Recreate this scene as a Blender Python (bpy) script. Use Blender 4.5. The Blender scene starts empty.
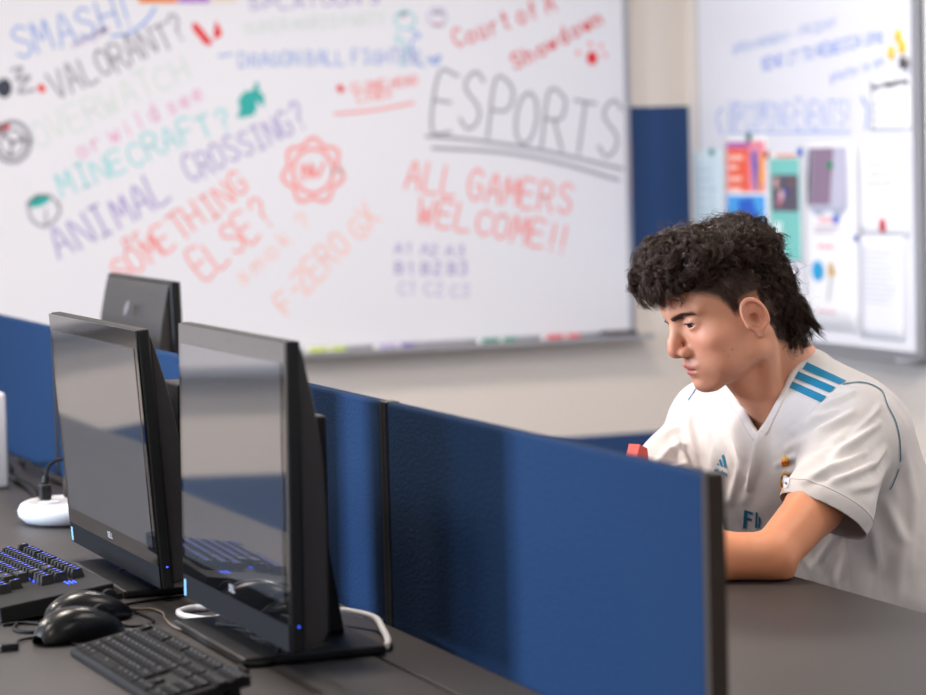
import bpy, bmesh, math, random
import numpy as np
from mathutils import Vector, Matrix
from mathutils.bvhtree import BVHTree
PI = math.pi
rnd = random.Random(7)
scene = bpy.context.scene
COL = scene.collection

# ---------------------------------------------------------------- camera
cam_d = bpy.data.cameras.new('camera')
cam = bpy.data.objects.new('camera', cam_d)
COL.objects.link(cam)
yaw, pitch, roll = 0.367935, 0.070965, -0.027478
F = Vector((math.sin(yaw)*math.cos(pitch), math.cos(yaw)*math.cos(pitch), -math.sin(pitch)))
R0 = Vector((math.cos(yaw), -math.sin(yaw), 0)); U0 = R0.cross(F)
R = R0*math.cos(roll) + U0*math.sin(roll); U = U0*math.cos(roll) - R0*math.sin(roll)
cam.matrix_world = Matrix(((R.x, U.x, -F.x, 0), (R.y, U.y, -F.y, 0), (R.z, U.z, -F.z, 1.30), (0, 0, 0, 1)))
cam_d.sensor_width = 36.0
cam_d.lens = 2700/926*36
cam_d.clip_start = 0.05
cam_d.dof.use_dof = True
cam_d.dof.focus_distance = 3.72
cam_d.dof.aperture_fstop = 4.3
cam_d.dof.aperture_blades = 9
scene.camera = cam

# ---------------------------------------------------------------- light and exposure
scene.view_settings.view_transform = 'Standard'
scene.view_settings.look = 'None'
scene.view_settings.gamma = 1.0
scene.view_settings.use_curve_mapping = False
scene.view_settings.exposure = 0.08
w = bpy.data.worlds.new('world'); scene.world = w; w.use_nodes = True
w.node_tree.nodes['Background'].inputs[0].default_value = (0.62, 0.76, 1.0, 1)
w.node_tree.nodes['Background'].inputs[1].default_value = 0.6
WARM = (1.0, 0.88, 0.79); COOL = (0.62, 0.78, 1.0)
def area(name, loc, target, sx, sy, power, color, spread=PI):
    l = bpy.data.lights.new(name, 'AREA'); l.shape = 'RECTANGLE'; l.size = sx; l.size_y = sy
    l.energy = power; l.color = color; l.spread = spread
    o = bpy.data.objects.new(name, l); COL.objects.link(o); o.location = loc
    d = Vector(target) - Vector(loc)
    o.rotation_euler = d.to_track_quat('-Z', 'Y').to_euler()
    return o
# daylight falling in through the two windows of the left wall
area('window_daylight', (-3.12, 4.78, 1.62), (1.1, 3.0, 0.95), 1.05, 1.15, 205, (0.70, 0.82, 1.0), 2.0)
area('window_daylight', (-3.12, 1.2, 1.62), (1.5, 2.8, 1.0), 1.05, 1.15, 60, (0.70, 0.82, 1.0))
LAMPS = [(2.30, 5.62, 25), (-0.6, 5.62, 60), (2.45, 2.9, 13), (-0.6, 2.9, 28), (2.45, 0.3, 10), (-0.6, 0.3, 30), (0.9, 4.2, 46)]  # last entry is an added fill lifting the low part of the whiteboard

# ---------------------------------------------------------------- helpers
def lin(c):
    def f(v):
        v /= 255.0
        return v/12.92 if v <= 0.04045 else ((v+0.055)/1.055)**2.4
    return (f(c[0]), f(c[1]), f(c[2]), 1.0)
MATS = {}
def mat(name, rgb, rough=0.5, metal=0.0, spec=0.5, ior=None, bump=0.0, scale=200.0, vary=0.0, vscale=6.0, emit=None, sheen=0.0, sss=0.0, coat=0.0, attr=None, stretch=None):
    if name in MATS: return MATS[name]
    m = bpy.data.materials.new(name); m.use_nodes = True; nt = m.node_tree
    b = nt.nodes['Principled BSDF']; c = lin(rgb)
    b.inputs['Base Color'].default_value = c
    b.inputs['Roughness'].default_value = rough
    b.inputs['Metallic'].default_value = metal
    b.inputs['Specular IOR Level'].default_value = spec
    if ior: b.inputs['IOR'].default_value = ior
    if sheen: b.inputs['Sheen Weight'].default_value = sheen; b.inputs['Sheen Roughness'].default_value = 0.5
    if coat: b.inputs['Coat Weight'].default_value = coat
    if sss:
        b.inputs['Subsurface Weight'].default_value = sss
        b.inputs['Subsurface Radius'].default_value = (0.9, 0.35, 0.2); b.inputs['Subsurface Scale'].default_value = 0.006
    if emit: b.inputs['Emission Color'].default_value = lin(emit[0]); b.inputs['Emission Strength'].default_value = emit[1]
    tc = nt.nodes.new('ShaderNodeTexCoord')
    src = tc.outputs['Object']
    if stretch:
        mp = nt.nodes.new('ShaderNodeMapping'); mp.inputs['Scale'].default_value = stretch
        nt.links.new(src, mp.inputs[0]); src = mp.outputs[0]
    colout = None
    if attr:
        a = nt.nodes.new('ShaderNodeAttribute'); a.attribute_name = attr; colout = a.outputs['Color']
        nt.links.new(colout, b.inputs['Base Color'])
    if vary:
        n = nt.nodes.new('ShaderNodeTexNoise'); n.inputs['Scale'].default_value = vscale; n.inputs['Detail'].default_value = 4
        nt.links.new(src, n.inputs['Vector'])
        mx = nt.nodes.new('ShaderNodeMix'); mx.data_type = 'RGBA'; mx.blend_type = 'MULTIPLY'
        mr = nt.nodes.new('ShaderNodeMapRange'); mr.inputs['To Min'].default_value = 1-vary; mr.inputs['To Max'].default_value = 1+vary
        nt.links.new(n.outputs['Fac'], mr.inputs['Value'])
        mx.inputs['Factor'].default_value = 1.0
        if colout: nt.links.new(colout, mx.inputs['A'])
        else: mx.inputs['A'].default_value = c
        cc = nt.nodes.new('ShaderNodeCombineColor')
        for k in range(3): nt.links.new(mr.outputs[0], cc.inputs[k])
        nt.links.new(cc.outputs[0], mx.inputs['B'])
        nt.links.new(mx.outputs['Result'], b.inputs['Base Color'])
    if bump:
        n2 = nt.nodes.new('ShaderNodeTexNoise'); n2.inputs['Scale'].default_value = scale; n2.inputs['Detail'].default_value = 3
        nt.links.new(src, n2.inputs['Vector'])
        bp = nt.nodes.new('ShaderNodeBump'); bp.inputs['Strength'].default_value = bump; bp.inputs['Distance'].default_value = 0.002
        nt.links.new(n2.outputs['Fac'], bp.inputs['Height']); nt.links.new(bp.outputs[0], b.inputs['Normal'])
    MATS[name] = m
    return m

M_ = dict
wall_m = mat('painted_wall', (224, 216, 208), 0.85, bump=0.06, scale=300)
blue_m = mat('blue_painted_band', (30, 64, 112), 0.8, bump=0.05, scale=300)
white_m = mat('white_paint', (226, 226, 226), 0.7)
ceil_m = mat('ceiling_tile', (214, 212, 206), 0.95, bump=0.3, scale=150, vary=0.05, vscale=40)
carpet_m = mat('carpet', (74, 76, 84), 0.95, bump=0.6, scale=400, vary=0.25, vscale=60)
board_m = mat('enamel_board', (224, 225, 231), 0.32, spec=0.4)
alu_m = mat('brushed_aluminium', (176, 178, 184), 0.38, metal=0.85)
desk_m = mat('charcoal_laminate', (44, 40, 39), 0.48, spec=0.45, bump=0.05, scale=600, vary=0.05, vscale=30)
deskedge_m = mat('black_edge_band', (26, 25, 25), 0.5)
fabric_m = mat('blue_panel_fabric', (14, 42, 74), 0.95, spec=0.15, bump=0.8, scale=260, vary=0.20, vscale=260)
post_m = mat('dark_bronze_metal', (50, 42, 37), 0.75, spec=0.2)
blackmetal_m = mat('black_metal', (20, 20, 21), 0.45, metal=0.3)
plastic_m = mat('black_plastic', (14, 15, 17), 0.45, spec=0.35, bump=0.1, scale=900)
matte_m = mat('matte_charcoal_plastic', (11, 12, 16), 0.8, spec=0.12)
housing_m = mat('rear_housing_plastic', (38, 36, 36), 0.5, bump=0.1, scale=900)
glass_m = mat('black_screen_glass', (10, 11, 13), 0.03, ior=3.0)
disp_m = mat('dark_display', (48, 50, 54), 0.045, ior=4.6)
gloss_m = mat('glossy_black', (8, 8, 9), 0.3, spec=0.35)
whitepl_m = mat('white_plastic', (190, 192, 197), 0.4)
greypl_m = mat('light_grey_plastic', (168, 168, 172), 0.5)
whitecab_m = mat('white_cable', (226, 224, 226), 0.5)
blackcab_m = mat('black_rubber', (10, 10, 11), 0.7, spec=0.2)
brown_m = mat('dull_brown_cable', (92, 78, 66), 0.4)
key_m = mat('black_keycap', (20, 19, 19), 0.55, spec=0.35)
key2_m = mat('slim_keycap', (20, 19, 18), 0.8, spec=0.12)
kbody_m = mat('keyboard_case', (18, 17, 17), 0.7, spec=0.2, bump=0.1, scale=900)
legend_m = mat('grey_legend', (84, 86, 94), 0.6)
led_m = mat('blue_backlight', (30, 60, 255), 0.5, emit=((60, 100, 255), 1.6))
led2_m = mat('dim_backlight', (60, 80, 190), 0.5, emit=((70, 100, 255), 0.75))
red_m = mat('red_card', (206, 62, 58), 0.5)
stick_m = mat('pale_blue_sticker', (110, 160, 190), 0.5)

def mesh_obj(name, verts, faces, m, parent=None, smooth=False, mats=None, fmat=None):
    me = bpy.data.meshes.new(name)
    me.from_pydata([tuple(v) for v in verts], [], [tuple(f) for f in faces])
    for mm in (mats or [m]): me.materials.append(mm)
    if fmat is not None: me.polygons.foreach_set('material_index', fmat)
    if smooth: me.polygons.foreach_set('use_smooth', [True]*len(me.polygons))
    me.update()
    o = bpy.data.objects.new(name, me); COL.objects.link(o)
    if parent: o.parent = parent
    return o
class MB:
    def __init__(s): s.v = []; s.f = []; s.mi = []
    def add(s, vs, fs, mi=0):
        k = len(s.v); s.v += [Vector(v) for v in vs]; s.f += [[i+k for i in f] for f in fs]; s.mi += [mi]*len(fs); return s
    def box(s, x0, x1, y0, y1, z0, z1, mi=0, bev=0.0):
        if bev > 0:
            bm = bmesh.new(); bmesh.ops.create_cube(bm, size=1)
            for v in bm.verts: v.co = Vector(((x0+x1)/2+v.co.x*(x1-x0), (y0+y1)/2+v.co.y*(y1-y0), (z0+z1)/2+v.co.z*(z1-z0)))
            bmesh.ops.bevel(bm, geom=bm.edges[:], offset=bev, segments=3, profile=0.5, affect='EDGES')
            bm.verts.index_update()
            s.add([v.co.copy() for v in bm.verts], [[v.index for v in f.verts] for f in bm.faces], mi); bm.free(); return s
        return s.add([(x, y, z) for x in (x0, x1) for y in (y0, y1) for z in (z0, z1)],
            [(0, 1, 3, 2), (4, 6, 7, 5), (0, 4, 5, 1), (2, 3, 7, 6), (0, 2, 6, 4), (1, 5, 7, 3)], mi)
    def prism(s, pts, axis, a, b, mi=0):
        n = len(pts)
        def P(p, t): return {'x': (t, p[0], p[1]), 'y': (p[0], t, p[1]), 'z': (p[0], p[1], t)}[axis]
        return s.add([P(p, a) for p in pts]+[P(p, b) for p in pts],
            [list(range(n))[::-1], list(range(n, 2*n))]+[[i, (i+1) % n, n+(i+1) % n, n+i] for i in range(n)], mi)
    def tube(s, pts, r, n=8, mi=0, smooth=True, r2=None):
        pts = [Vector(p) for p in pts]
        if smooth and len(pts) > 2: pts = catmull(pts, 6)
        vs = []; fs = []; L = len(pts); up = Vector((0, 0, 1))
        for i, p in enumerate(pts):
            t = (pts[min(i+1, L-1)] - pts[max(i-1, 0)]).normalized()
            a = t.cross(up)
            if a.length < 1e-3: a = t.cross(Vector((1, 0, 0)))
            a.normalize(); b2 = t.cross(a)
            rr = r if r2 is None else r+(r2-r)*i/(L-1)
            for k in range(n): vs.append(p+(a*math.cos(2*PI*k/n)+b2*math.sin(2*PI*k/n))*rr)
        for i in range(L-1):
            for k in range(n): fs.append([i*n+k, i*n+(k+1) % n, (i+1)*n+(k+1) % n, (i+1)*n+k])
        fs.append(list(range(n))[::-1]); fs.append([(L-1)*n+k for k in range(n)])
        return s.add(vs, fs, mi)
    def lathe(s, prof, c=(0, 0, 0), n=40, sx=1, sy=1, mi=0):
        vs = []; fs = []
        for (r, z) in prof:
            for k in range(n): vs.append((c[0]+r*sx*math.cos(2*PI*k/n), c[1]+r*sy*math.sin(2*PI*k/n), c[2]+z))
        for i in range(len(prof)-1):
            for k in range(n): fs.append([i*n+k, i*n+(k+1) % n, (i+1)*n+(k+1) % n, (i+1)*n+k])
        fs.append(list(range(n))[::-1]); fs.append([(len(prof)-1)*n+k for k in range(n)])
        return s.add(vs, fs, mi)
    def build(s, name, m, parent=None, smooth=False, bevel=0.0, mats=None):
        o = mesh_obj(name, s.v, s.f, m, parent, smooth, mats, s.mi if mats else None)
        if bevel:
            b = o.modifiers.new('bevel', 'BEVEL'); b.width = bevel; b.segments = 2; b.limit_method = 'ANGLE'
        return o
def catmull(p, k):
    out = []
    q = [p[0]*2-p[1]]+list(p)+[p[-1]*2-p[-2]]
    for i in range(1, len(q)-2):
        for j in range(k):
            t = j/k; a, b, c, d = q[i-1], q[i], q[i+1], q[i+2]
            out.append(0.5*((2*b)+(c-a)*t+(2*a-5*b+4*c-d)*t*t+(3*b-a-3*c+d)*t**3))
    out.append(p[-1]); return out
def empty(name, loc, rz=0.0):
    o = bpy.data.objects.new(name, None); COL.objects.link(o); o.location = loc; o.rotation_euler = (0, 0, rz); o.empty_display_size = 0.05
    return o
def tag(o, label, cat, group=None):
    o['label'] = label; o['category'] = cat
    if group: o['group'] = group
    return o
def struct(o): o['kind'] = 'structure'; return o
def copy_tree(o, parent=None):
    c = o.copy(); COL.objects.link(c)
    if parent: c.parent = parent
    for ch in o.children: copy_tree(ch, c)
    return c

# ---------------------------------------------------------------- room
XW, YW, XL, YB, H = 3.58, 7.35, -3.0, -1.6, 2.70
struct(MB().box(XL-0.1, XW+0.1, YB-0.1, YW+0.1, -0.1, 0).build('floor', carpet_m))
def tiles():
    mb = MB().box(XL-0.1, XW+0.1, YB-0.1, YW+0.1, H+0.012, H+0.1)
    x = XL+0.305
    while x < XW: mb.box(x-0.012, x+0.012, YB, YW, H, H+0.0121, 1); x += 0.61
    y = YB+0.2
    while y < YW: mb.box(XL, XW, y-0.012, y+0.012, H+0.001, H+0.0121, 1); y += 0.61
    return mb
struct(tiles().build('ceiling', ceil_m, mats=[ceil_m, white_m]))
wf = struct(MB().box(XL-0.1, XW+0.1, YW, YW+0.1, 0, H+0.012).build('wall_front', wall_m))
struct(MB().box(XW, XW+0.1, YB, YW, 0, H+0.012).build('wall_right', wall_m))
struct(MB().box(XL, XW, YB-0.1, YB, 0, H+0.012).build('wall_back', wall_m))
# left wall with two window openings
WIN = [(4.25, 5.3), (0.6, 1.8)]; Z0, Z1 = 0.95, 2.25
wl = MB(); ys = [YB, 0.6, 1.8, 4.25, 5.3, YW]
for i in (0, 2, 4): wl.box(XL-0.1, XL, ys[i], ys[i+1], 0, H+0.012)
for a, b in WIN: wl.box(XL-0.1, XL, a, b, 0, Z0); wl.box(XL-0.1, XL, a, b, Z1, H+0.012)
struct(wl.build('wall_left', wall_m))
for i, (a, b) in enumerate(WIN):
    root = struct(empty('window_%d' % (i+1), (XL-0.05, a, Z0)))
    fr = MB(); W = b-a; Hh = Z1-Z0
    fr.box(-0.04, 0.06, 0, 0.05, 0, Hh).box(-0.04, 0.06, W-0.05, W, 0, Hh).box(-0.04, 0.06, 0, W, 0, 0.05).box(-0.04, 0.06, 0, W, Hh-0.05, Hh).box(-0.02, 0.02, W/2-0.02, W/2+0.02, 0.05, Hh-0.05)
    fr.build('window_frame', alu_m, root)
# painted bands on the front wall
struct(MB().box(XL, XW, YW-0.002, YW, 0.95, 1.43).build('trim_1', blue_m))
struct(MB().box(XL, XW, YW-0.002, YW, 0.0, 0.455).build('trim_2', blue_m))
struct(MB().box(XW-0.015, XW, 5.2, 5.955, 0, H).build('trim_3', white_m))
struct(MB().box(XL, XW, YW-0.014, YW-0.002, 0, 0.1).build('baseboard_front', deskedge_m))
struct(MB().box(XW-0.012, XW, YB, 5.2, 0, 0.1).box(XW-0.012, XW, 5.955, YW-0.014, 0, 0.1).build('baseboard_right', deskedge_m))

# ceiling lights
lampglow_m = mat('lamp_diffuser', (255, 246, 232), 0.6, emit=((255, 240, 220), 3.0))
for i, (x, y, p) in enumerate(LAMPS):
    r_ = tag(empty('ceiling_light', (x, y, H)), 'flat white ceiling light panel, %s' % ['nearest the corner of the two whiteboards', 'over the long whiteboard left part', 'above the seated person', 'over the aisle left of the desks', 'behind the camera by the right wall', 'behind the camera by the left windows', 'added as fill over the middle of the divider row'][i], 'ceiling light', 'flat ceiling light panels')
    MB().box(-0.30, 0.30, -0.30, -0.28, -0.03, 0).box(-0.30, 0.30, 0.28, 0.30, -0.03, 0).box(-0.30, -0.28, -0.28, 0.28, -0.03, 0).box(0.28, 0.30, -0.28, 0.28, -0.03, 0).build('light_frame', white_m, r_)
    MB().box(-0.28, 0.28, -0.28, 0.28, -0.012, -0.004).build('diffuser', lampglow_m, r_)
    l = bpy.data.lights.new('panel_glow', 'AREA'); l.shape = 'RECTANGLE'; l.size = 0.42; l.size_y = 0.42; l.energy = p; l.color = WARM
    lo = bpy.data.objects.new('panel_glow', l); COL.objects.link(lo); lo.parent = r_; lo.location = (0, 0, -0.02)

# ---------------------------------------------------------------- desks and dividers
def desk(x0, x1, strip, label):
    root = tag(empty('desk', ((x0+x1)/2, 4.0, 0)), label, 'desk')
    cx = (x0+x1)/2; y0, y1 = 2.19-4.0, 5.86-4.0
    MB().box(x0-cx, x1-cx, y0, y1, 0.702, 0.73).build('worktop', desk_m, root, bevel=0.002)
    if strip: 
        MB().box(strip[0]-cx, strip[1]-cx, y0, y1, 0.702, 0.7285).build('cable_cover', desk_m, root, bevel=0.0015)
        MB().box(x1-cx+0.0005, strip[0]-cx-0.0005, y0, y1, 0.702, 0.712).build('cable_slot', deskedge_m, root)
    for y in (y0+0.06, 0.0, y1-0.10):
        MB().box(x0-cx+0.05, x1-cx-0.05, y, y+0.04, 0.0, 0.702).build('leg', post_m, root)
    return root
desk(0.48, 1.000, (1.006, 1.086), 'long charcoal desk under the computers on this side of the blue divider')
desk(1.1065, 1.685, None, 'charcoal desk on the far side of the divider, seated person leaning on it')
PN = ['blue fabric divider panel at the near end of the row, with a bronze end post', 'blue fabric divider panel behind the second all-in-one computer',
      'blue fabric divider panel behind the first all-in-one computer', 'blue fabric divider panel at the far end, behind the white power hub']
for i in range(4):
    y0, y1 = (2.208, 3.098) if i == 0 else (3.098+0.914*(i-1), 3.098+0.914*i)
    sc_ = (y1-y0)/0.914
    root = tag(empty('divider_panel', (1.0955, (y0+y1)/2, 0)), PN[i], 'desk divider', 'blue fabric divider panels in a row')
    MB().box(-0.0085, 0.0085, -0.4572*sc_+0.0132, 0.4572*sc_-0.0132, 0.42, 1.003).build('fabric_panel', fabric_m, root, bevel=0.004)
    for s in (-1, 1):
        m_ = post_m if (i == 0 and s == -1) else blackmetal_m
        yy = s*(0.4572*sc_-0.0067)
        o = MB().box(-0.0092, 0.0092, yy-0.0062, yy+0.0062, 0.0, 1.0035).build('post', m_, root, bevel=0.001)
        if i == 0 and s == -1: o['label'] = 'wide dark bronze end post'

# ---------------------------------------------------------------- all in one computers
def ribbon_text(mb, segs, w, P):
    pass
def make_aio():
    r_ = empty('all_in_one_computer', (0, 0, 0))
    MB().box(-0.088, 0.084, -0.15, 0.15, 0.0, 0.011, bev=0.0035).build('base', blackmetal_m, r_)
    sp = [(0.015, 0.0112), (0.068, 0.0112), (0.064, 0.035), (0.052, 0.11), (0.053, 0.27), (0.022, 0.27), (0.020, 0.12)]
    MB().prism(sp, 'y', -0.048, 0.048).build('stand', plastic_m, r_, bevel=0.003)
    hd = bpy.data.objects.new('display_head', None)
    hd = MB().box(-0.001, 0.015, -0.2525, 0.2525, 0.0, 0.343, bev=0.003).build('display_head', plastic_m, r_)
    hd.location = (-0.062, 0, 0.031)
    rb = [(0.0152, 0.338), (0.020, 0.325), (0.033, 0.265), (0.042, 0.20), (0.045, 0.15), (0.045, 0.020), (0.038, 0.008), (0.0152, 0.004)]
    MB().prism(rb, 'y', -0.247, 0.240).build('rear_housing', housing_m, hd, bevel=0.004)
    MB().box(0.0452, 0.0835, -0.04, 0.04, 0.15, 0.22).build('mount', plastic_m, hd)
    MB().box(-0.0035, -0.0011, -0.2515, 0.2515, 0.031, 0.3415).build('screen_glass', glass_m, hd)
    MB().box(-0.0044, -0.0036, -0.236, 0.236, 0.054, 0.318).build('display', disp_m, hd)
    MB().box(-0.0030, -0.0011, -0.2515, 0.2515, 0.0015, 0.0305).build('speaker_bar', matte_m, hd)
    MB().box(-0.0036, -0.0031, 0.236, 0.246, 0.004, 0.024).build('processor_sticker', stick_m, hd)
    MB().lathe([(0.0, 0), (0.0035, 0.0002)], n=12).build('camera_lens', plastic_m, hd).location = (-0.0038, 0, 0.331)
    led = MB().box(0.007, 0.0095, -0.2530, -0.2526, 0.028, 0.0300).build('power_light', led_m, hd)
    lg = MB()
    for k, st in enumerate((((0, 0), (0, 6), (3, 5), (3.4, 3), (3, 1), (0, 0)), ((9, 6), (5.5, 6), (5.5, 0), (9, 0)), ((5.5, 3), (8.5, 3)), ((11, 6), (11, 0), (14, 0)), ((16, 6), (16, 0), (19, 0)))):
        for a, b in zip(st[:-1], st[1:]):
            a = Vector((a[0], a[1])); b = Vector((b[0], b[1])); d = (b-a).normalized()*0.35; n = Vector((-d.y, d.x))*1.4
            q = [a-d+n, b+d+n, b+d-n, a-d-n]
            lg.add([(-0.0039, 0.012-p.x*0.00125, 0.038+p.y*0.00125) for p in q], [(0, 1, 2, 3)])
    lg.build('maker_name', greypl_m, hd)
    return r_
def lean(o, a, k, ky):
    for c in o.children:
        if c.name.startswith('display_head'): c.rotation_euler = (0, a, 0); c.scale = (1, ky, k); c.location.y = -0.034 if ky < 1 else 0; c.location.z = 0.0245 if k < 1 else 0.031
aio = make_aio()
AIO = [((0.931, 3.600, 0.7302), 0.0, -3.6, 'black all-in-one computer left of the other, farther along the desk'),
       ((0.931, 3.052, 0.7302), 0.0, 0.95, 'nearest black all-in-one computer, in front of the panel joint'),
       ((1.205, 4.91, 0.7302), 179.0, 1.0, 'all-in-one computer beyond the divider, seen from behind against the whiteboard')]
for i, (loc, rz, tl, lb) in enumerate(AIO):
    o = aio if i == 0 else copy_tree(aio)
    o.location = loc; o.rotation_euler = (0, 0, math.radians(rz)); lean(o, math.radians(tl), 1.0 if i == 1 else 0.98, 0.865 if i == 1 else 1.0)
    tag(o, lb, 'computer', 'all-in-one computers')
# rear badge of the far computer
far = o
b_ = MB().lathe([(0.0, 0), (0.014, 0), (0.014, 0.001), (0.0, 0.001)], n=24).build('rear_badge', mat('badge_grey', (92, 92, 98), 0.5), far)
b_.rotation_euler = (0, PI/2-0.31, 0); b_.location = (-0.012, 0.03, 0.305)

# ---------------------------------------------------------------- keyboards
def keycap(wd, dp, h, tin, mats_, led):
    mb = MB(); a, b = wd/2, dp/2
    mb.add([(-b, -a, 0), (b, -a, 0), (b, a, 0), (-b, a, 0), (-b+tin, -a+tin, h), (b-tin*0.6, -a+tin, h), (b-tin*0.6, a-tin, h), (-b+tin, a-tin, h)],
        [(0, 3, 2, 1), (4, 5, 6, 7), (0, 1, 5, 4), (1, 2, 6, 5), (2, 3, 7, 6), (3, 0, 4, 7)], 0)
    if led: mb.add([(0.0005, -0.0028, h+0.0002), (0.0035, -0.0028, h+0.0002), (0.0035, 0.0028, h+0.0002), (0.0005, 0.0028, h+0.0002)], [(0, 1, 2, 3)], 1)
    me = mb.build('key', mats_[0], mats=mats_)
    return me
def keyboard(name, loc, rz, tilt, rows, unit, W, D, th, kh, tin, mats_, label, body_m, front, lip):
    root = tag(empty(name, loc, rz), label, 'keyboard')
    body = MB().prism([(-D/2, 0), (D/2, 0), (D/2, th), (-D/2, th*front)], 'y', -W/2, W/2).build('case', body_m, root, bevel=0.002)
    body.rotation_euler = (0, -tilt, 0); ca, sa = math.cos(tilt), math.sin(tilt)
    protos = {}
    slope = math.atan2(th*(1-front), D)
    for (xr, keys) in rows:
        for (y, wd) in keys:
            key = (round(wd, 2))
            if key not in protos: p = protos[key] = keycap(wd*unit-0.0020, (0.0188 if unit < 0.017 else unit)-0.0022, kh, tin, mats_, True)
            else: p = protos[key].copy(); COL.objects.link(p)
            p.parent = body; p.location = (xr, y, th*front+(xr+D/2)*math.tan(slope)+0.0002); p.rotation_euler = (0, -slope, 0)
    return root, body
u = 0.0154
def row(x, start, widths, gaps=()):
    out = []; y = start
    for w_ in widths:
        if w_ < 0: y -= -w_*u; continue
        out.append((y-w_*u/2, w_)); y -= w_*u
    return (x, out)
def layout(x_off, ystart, frow, numpad, ux):
    R_ = []
    np4 = [-0.4, 1, 1, 1, 1] if numpad else []
    R_.append(row(x_off+frow, ystart, [1, -1, 1, 1, 1, 1, -0.5, 1, 1, 1, 1, -0.5, 1, 1, 1, 1, -0.25, 1, 1, 1]+np4))
    R_.append(row(x_off, ystart, [1]*13+[2, -0.25, 1, 1, 1]+np4))
    R_.append(row(x_off-ux, ystart, [1.5]+[1]*12+[1.5, -0.25, 1, 1, 1]+([-0.4, 1, 1, 1] if numpad else [])))
    R_.append(row(x_off-2*ux, ystart, [1.75]+[1]*11+[2.25]+([-3.65, 1, 1, 1] if numpad else [])))
    R_.append(row(x_off-3*ux, ystart, [2.25]+[1]*10+[2.75, -1.25, 1]+([-1.4, 1, 1, 1] if numpad else [])))
    R_.append(row(x_off-4*ux, ystart, [1.25, 1.25, 1.25, 6.25, 1.25, 1.25, 1.25, 1.25, -0.25, 1, 1, 1]+([-0.4, 2, 1] if numpad else [])))
    return R_
kb, kbb = keyboard('mechanical_keyboard', (0.722, 3.528, 0.7370), math.radians(3), math.radians(5), layout(0.030, 0.176, 0.0225, False, 0.0188), u, 0.372, 0.150, 0.026, 0.0115, 0.0028,
    [key_m, led2_m], 'chunky black mechanical keyboard with blue backlit keys in front of the farther computer', kbody_m, 0.80, 0)
# bright backlight spilling between the raised caps
lg = MB()
for i in range(34):
    y = rnd.uniform(-0.09, 0.17); x = rnd.choice([0.041, 0.0205, 0.0017, -0.017, -0.036])+0.0
    zz = 0.0208+(x+0.071)*0.0366
    lg.box(x-0.0007, x+0.0007, y-0.0012, y+0.0012, zz, zz+0.003)
for j in range(3): lg.box(0.040-j*0.005, 0.0415-j*0.005, -0.135, -0.118+0.003*j, 0.0250, 0.0258)
lg.build('backlight', led_m, kbb)['kind'] = 'stuff'
u = 0.0184
kb2, kbb2 = keyboard('slim_keyboard', (0.742, 2.900, 0.7388), math.radians(1.5), math.radians(7.5), layout(0.022, 0.195, 0.024, True, 0.0184), 0.0184, 0.425, 0.128, 0.012, 0.0035, 0.0008,
    [key2_m, legend_m], 'flat black office keyboard nearest the camera, in front of the nearest computer', kbody_m, 0.7, 0)
kb2.scale = (0.80, 0.875, 1)
for k_, (b0, dd, ww, hh) in {0: (kbb, 0.142, 0.372, 0.0), 1: (kbb2, 0.128, 0.425, 0.0)}.items():
    for s in (-1, 1):
        MB().box(dd/2-0.022, dd/2-0.008, s*ww*0.4-0.015, s*ww*0.4+0.015, -0.0125 if k_ == 0 else -0.0165, 0).build('foot', plastic_m, b0)

# ---------------------------------------------------------------- mice
def make_mouse(name, loc, rz, label, L=0.115, Wd=0.062, Hh=0.038, m_=None):
    root = tag(empty(name, loc, rz), label, 'mouse')
    vs = []; fs = []; nu, nv = 28, 20
    for i in range(nu+1):
        t = i/nu; x = -L/2+L*t
        wv = Wd/2*(math.sin(PI*min(max(t*0.94+0.03, 0), 1))**0.42)*(1-0.10*math.sin(PI*t))
        hv = Hh*(math.sin(PI*(0.04+0.92*t**0.80))**0.62)
        for j in range(nv+1):
            a = PI*j/nv
            vs.append((x, math.copysign(abs(math.cos(a))**0.8, math.cos(a))*wv, 0.002+hv*math.sin(a)**0.85))
    for i in range(nu):
        for j in range(nv): fs.append((i*(nv+1)+j, (i+1)*(nv+1)+j, (i+1)*(nv+1)+j+1, i*(nv+1)+j+1))
    for i in range(nu): fs.append((i*(nv+1)+nv, (i+1)*(nv+1)+nv, (i+1)*(nv+1), i*(nv+1)))
    mesh_obj('shell', vs, fs, m_ or gloss_m, root, True)
    wh = MB().lathe([(0.0, -0.0035), (0.010, -0.0035), (0.0115, -0.002), (0.0115, 0.002), (0.010, 0.0035), (0.0, 0.0035)], n=24).build('scroll_wheel', blackcab_m, root, True)
    wh.rotation_euler = (PI/2, 0, 0); wh.location = (L*0.27, 0, Hh*0.86-0.006)
    MB().box(L*0.12, L*0.44, -0.0006, 0.0006, Hh*0.60, Hh*0.80).build('button_seam', blackcab_m, root)
    return root
m1 = make_mouse('computer_mouse', (0.720, 3.182, 0.7302), math.radians(22), 'glossy black mouse in front, between the two keyboards', 0.120, 0.064, 0.039)
m2 = make_mouse('computer_mouse', (0.758, 3.300, 0.7302), math.radians(14), 'second black mouse lying just behind the front mouse')
def cable(name, pts, r, m_, label, parent=None, cat='cable'):
    o = MB().tube(pts, r, 8).build(name, m_, parent, True)
    if parent is None: tag(o, label, cat)
    return o
def wpts(root, pts):
    a = root.rotation_euler.z; c, s = math.cos(a), math.sin(a); L = root.location
    return [((p[0]-L.x)*c+(p[1]-L.y)*s, -(p[0]-L.x)*s+(p[1]-L.y)*c, p[2]-L.z) for p in pts]
cable('cord', wpts(m2, [(0.813, 3.314, 0.740), (0.835, 3.335, 0.734), (0.852, 3.338, 0.7325), (0.856, 3.30, 0.7325), (0.848, 3.262, 0.7325), (0.842, 3.20, 0.7325), (0.850, 3.13, 0.7325)]), 0.0017, brown_m, '', m2)
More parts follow.
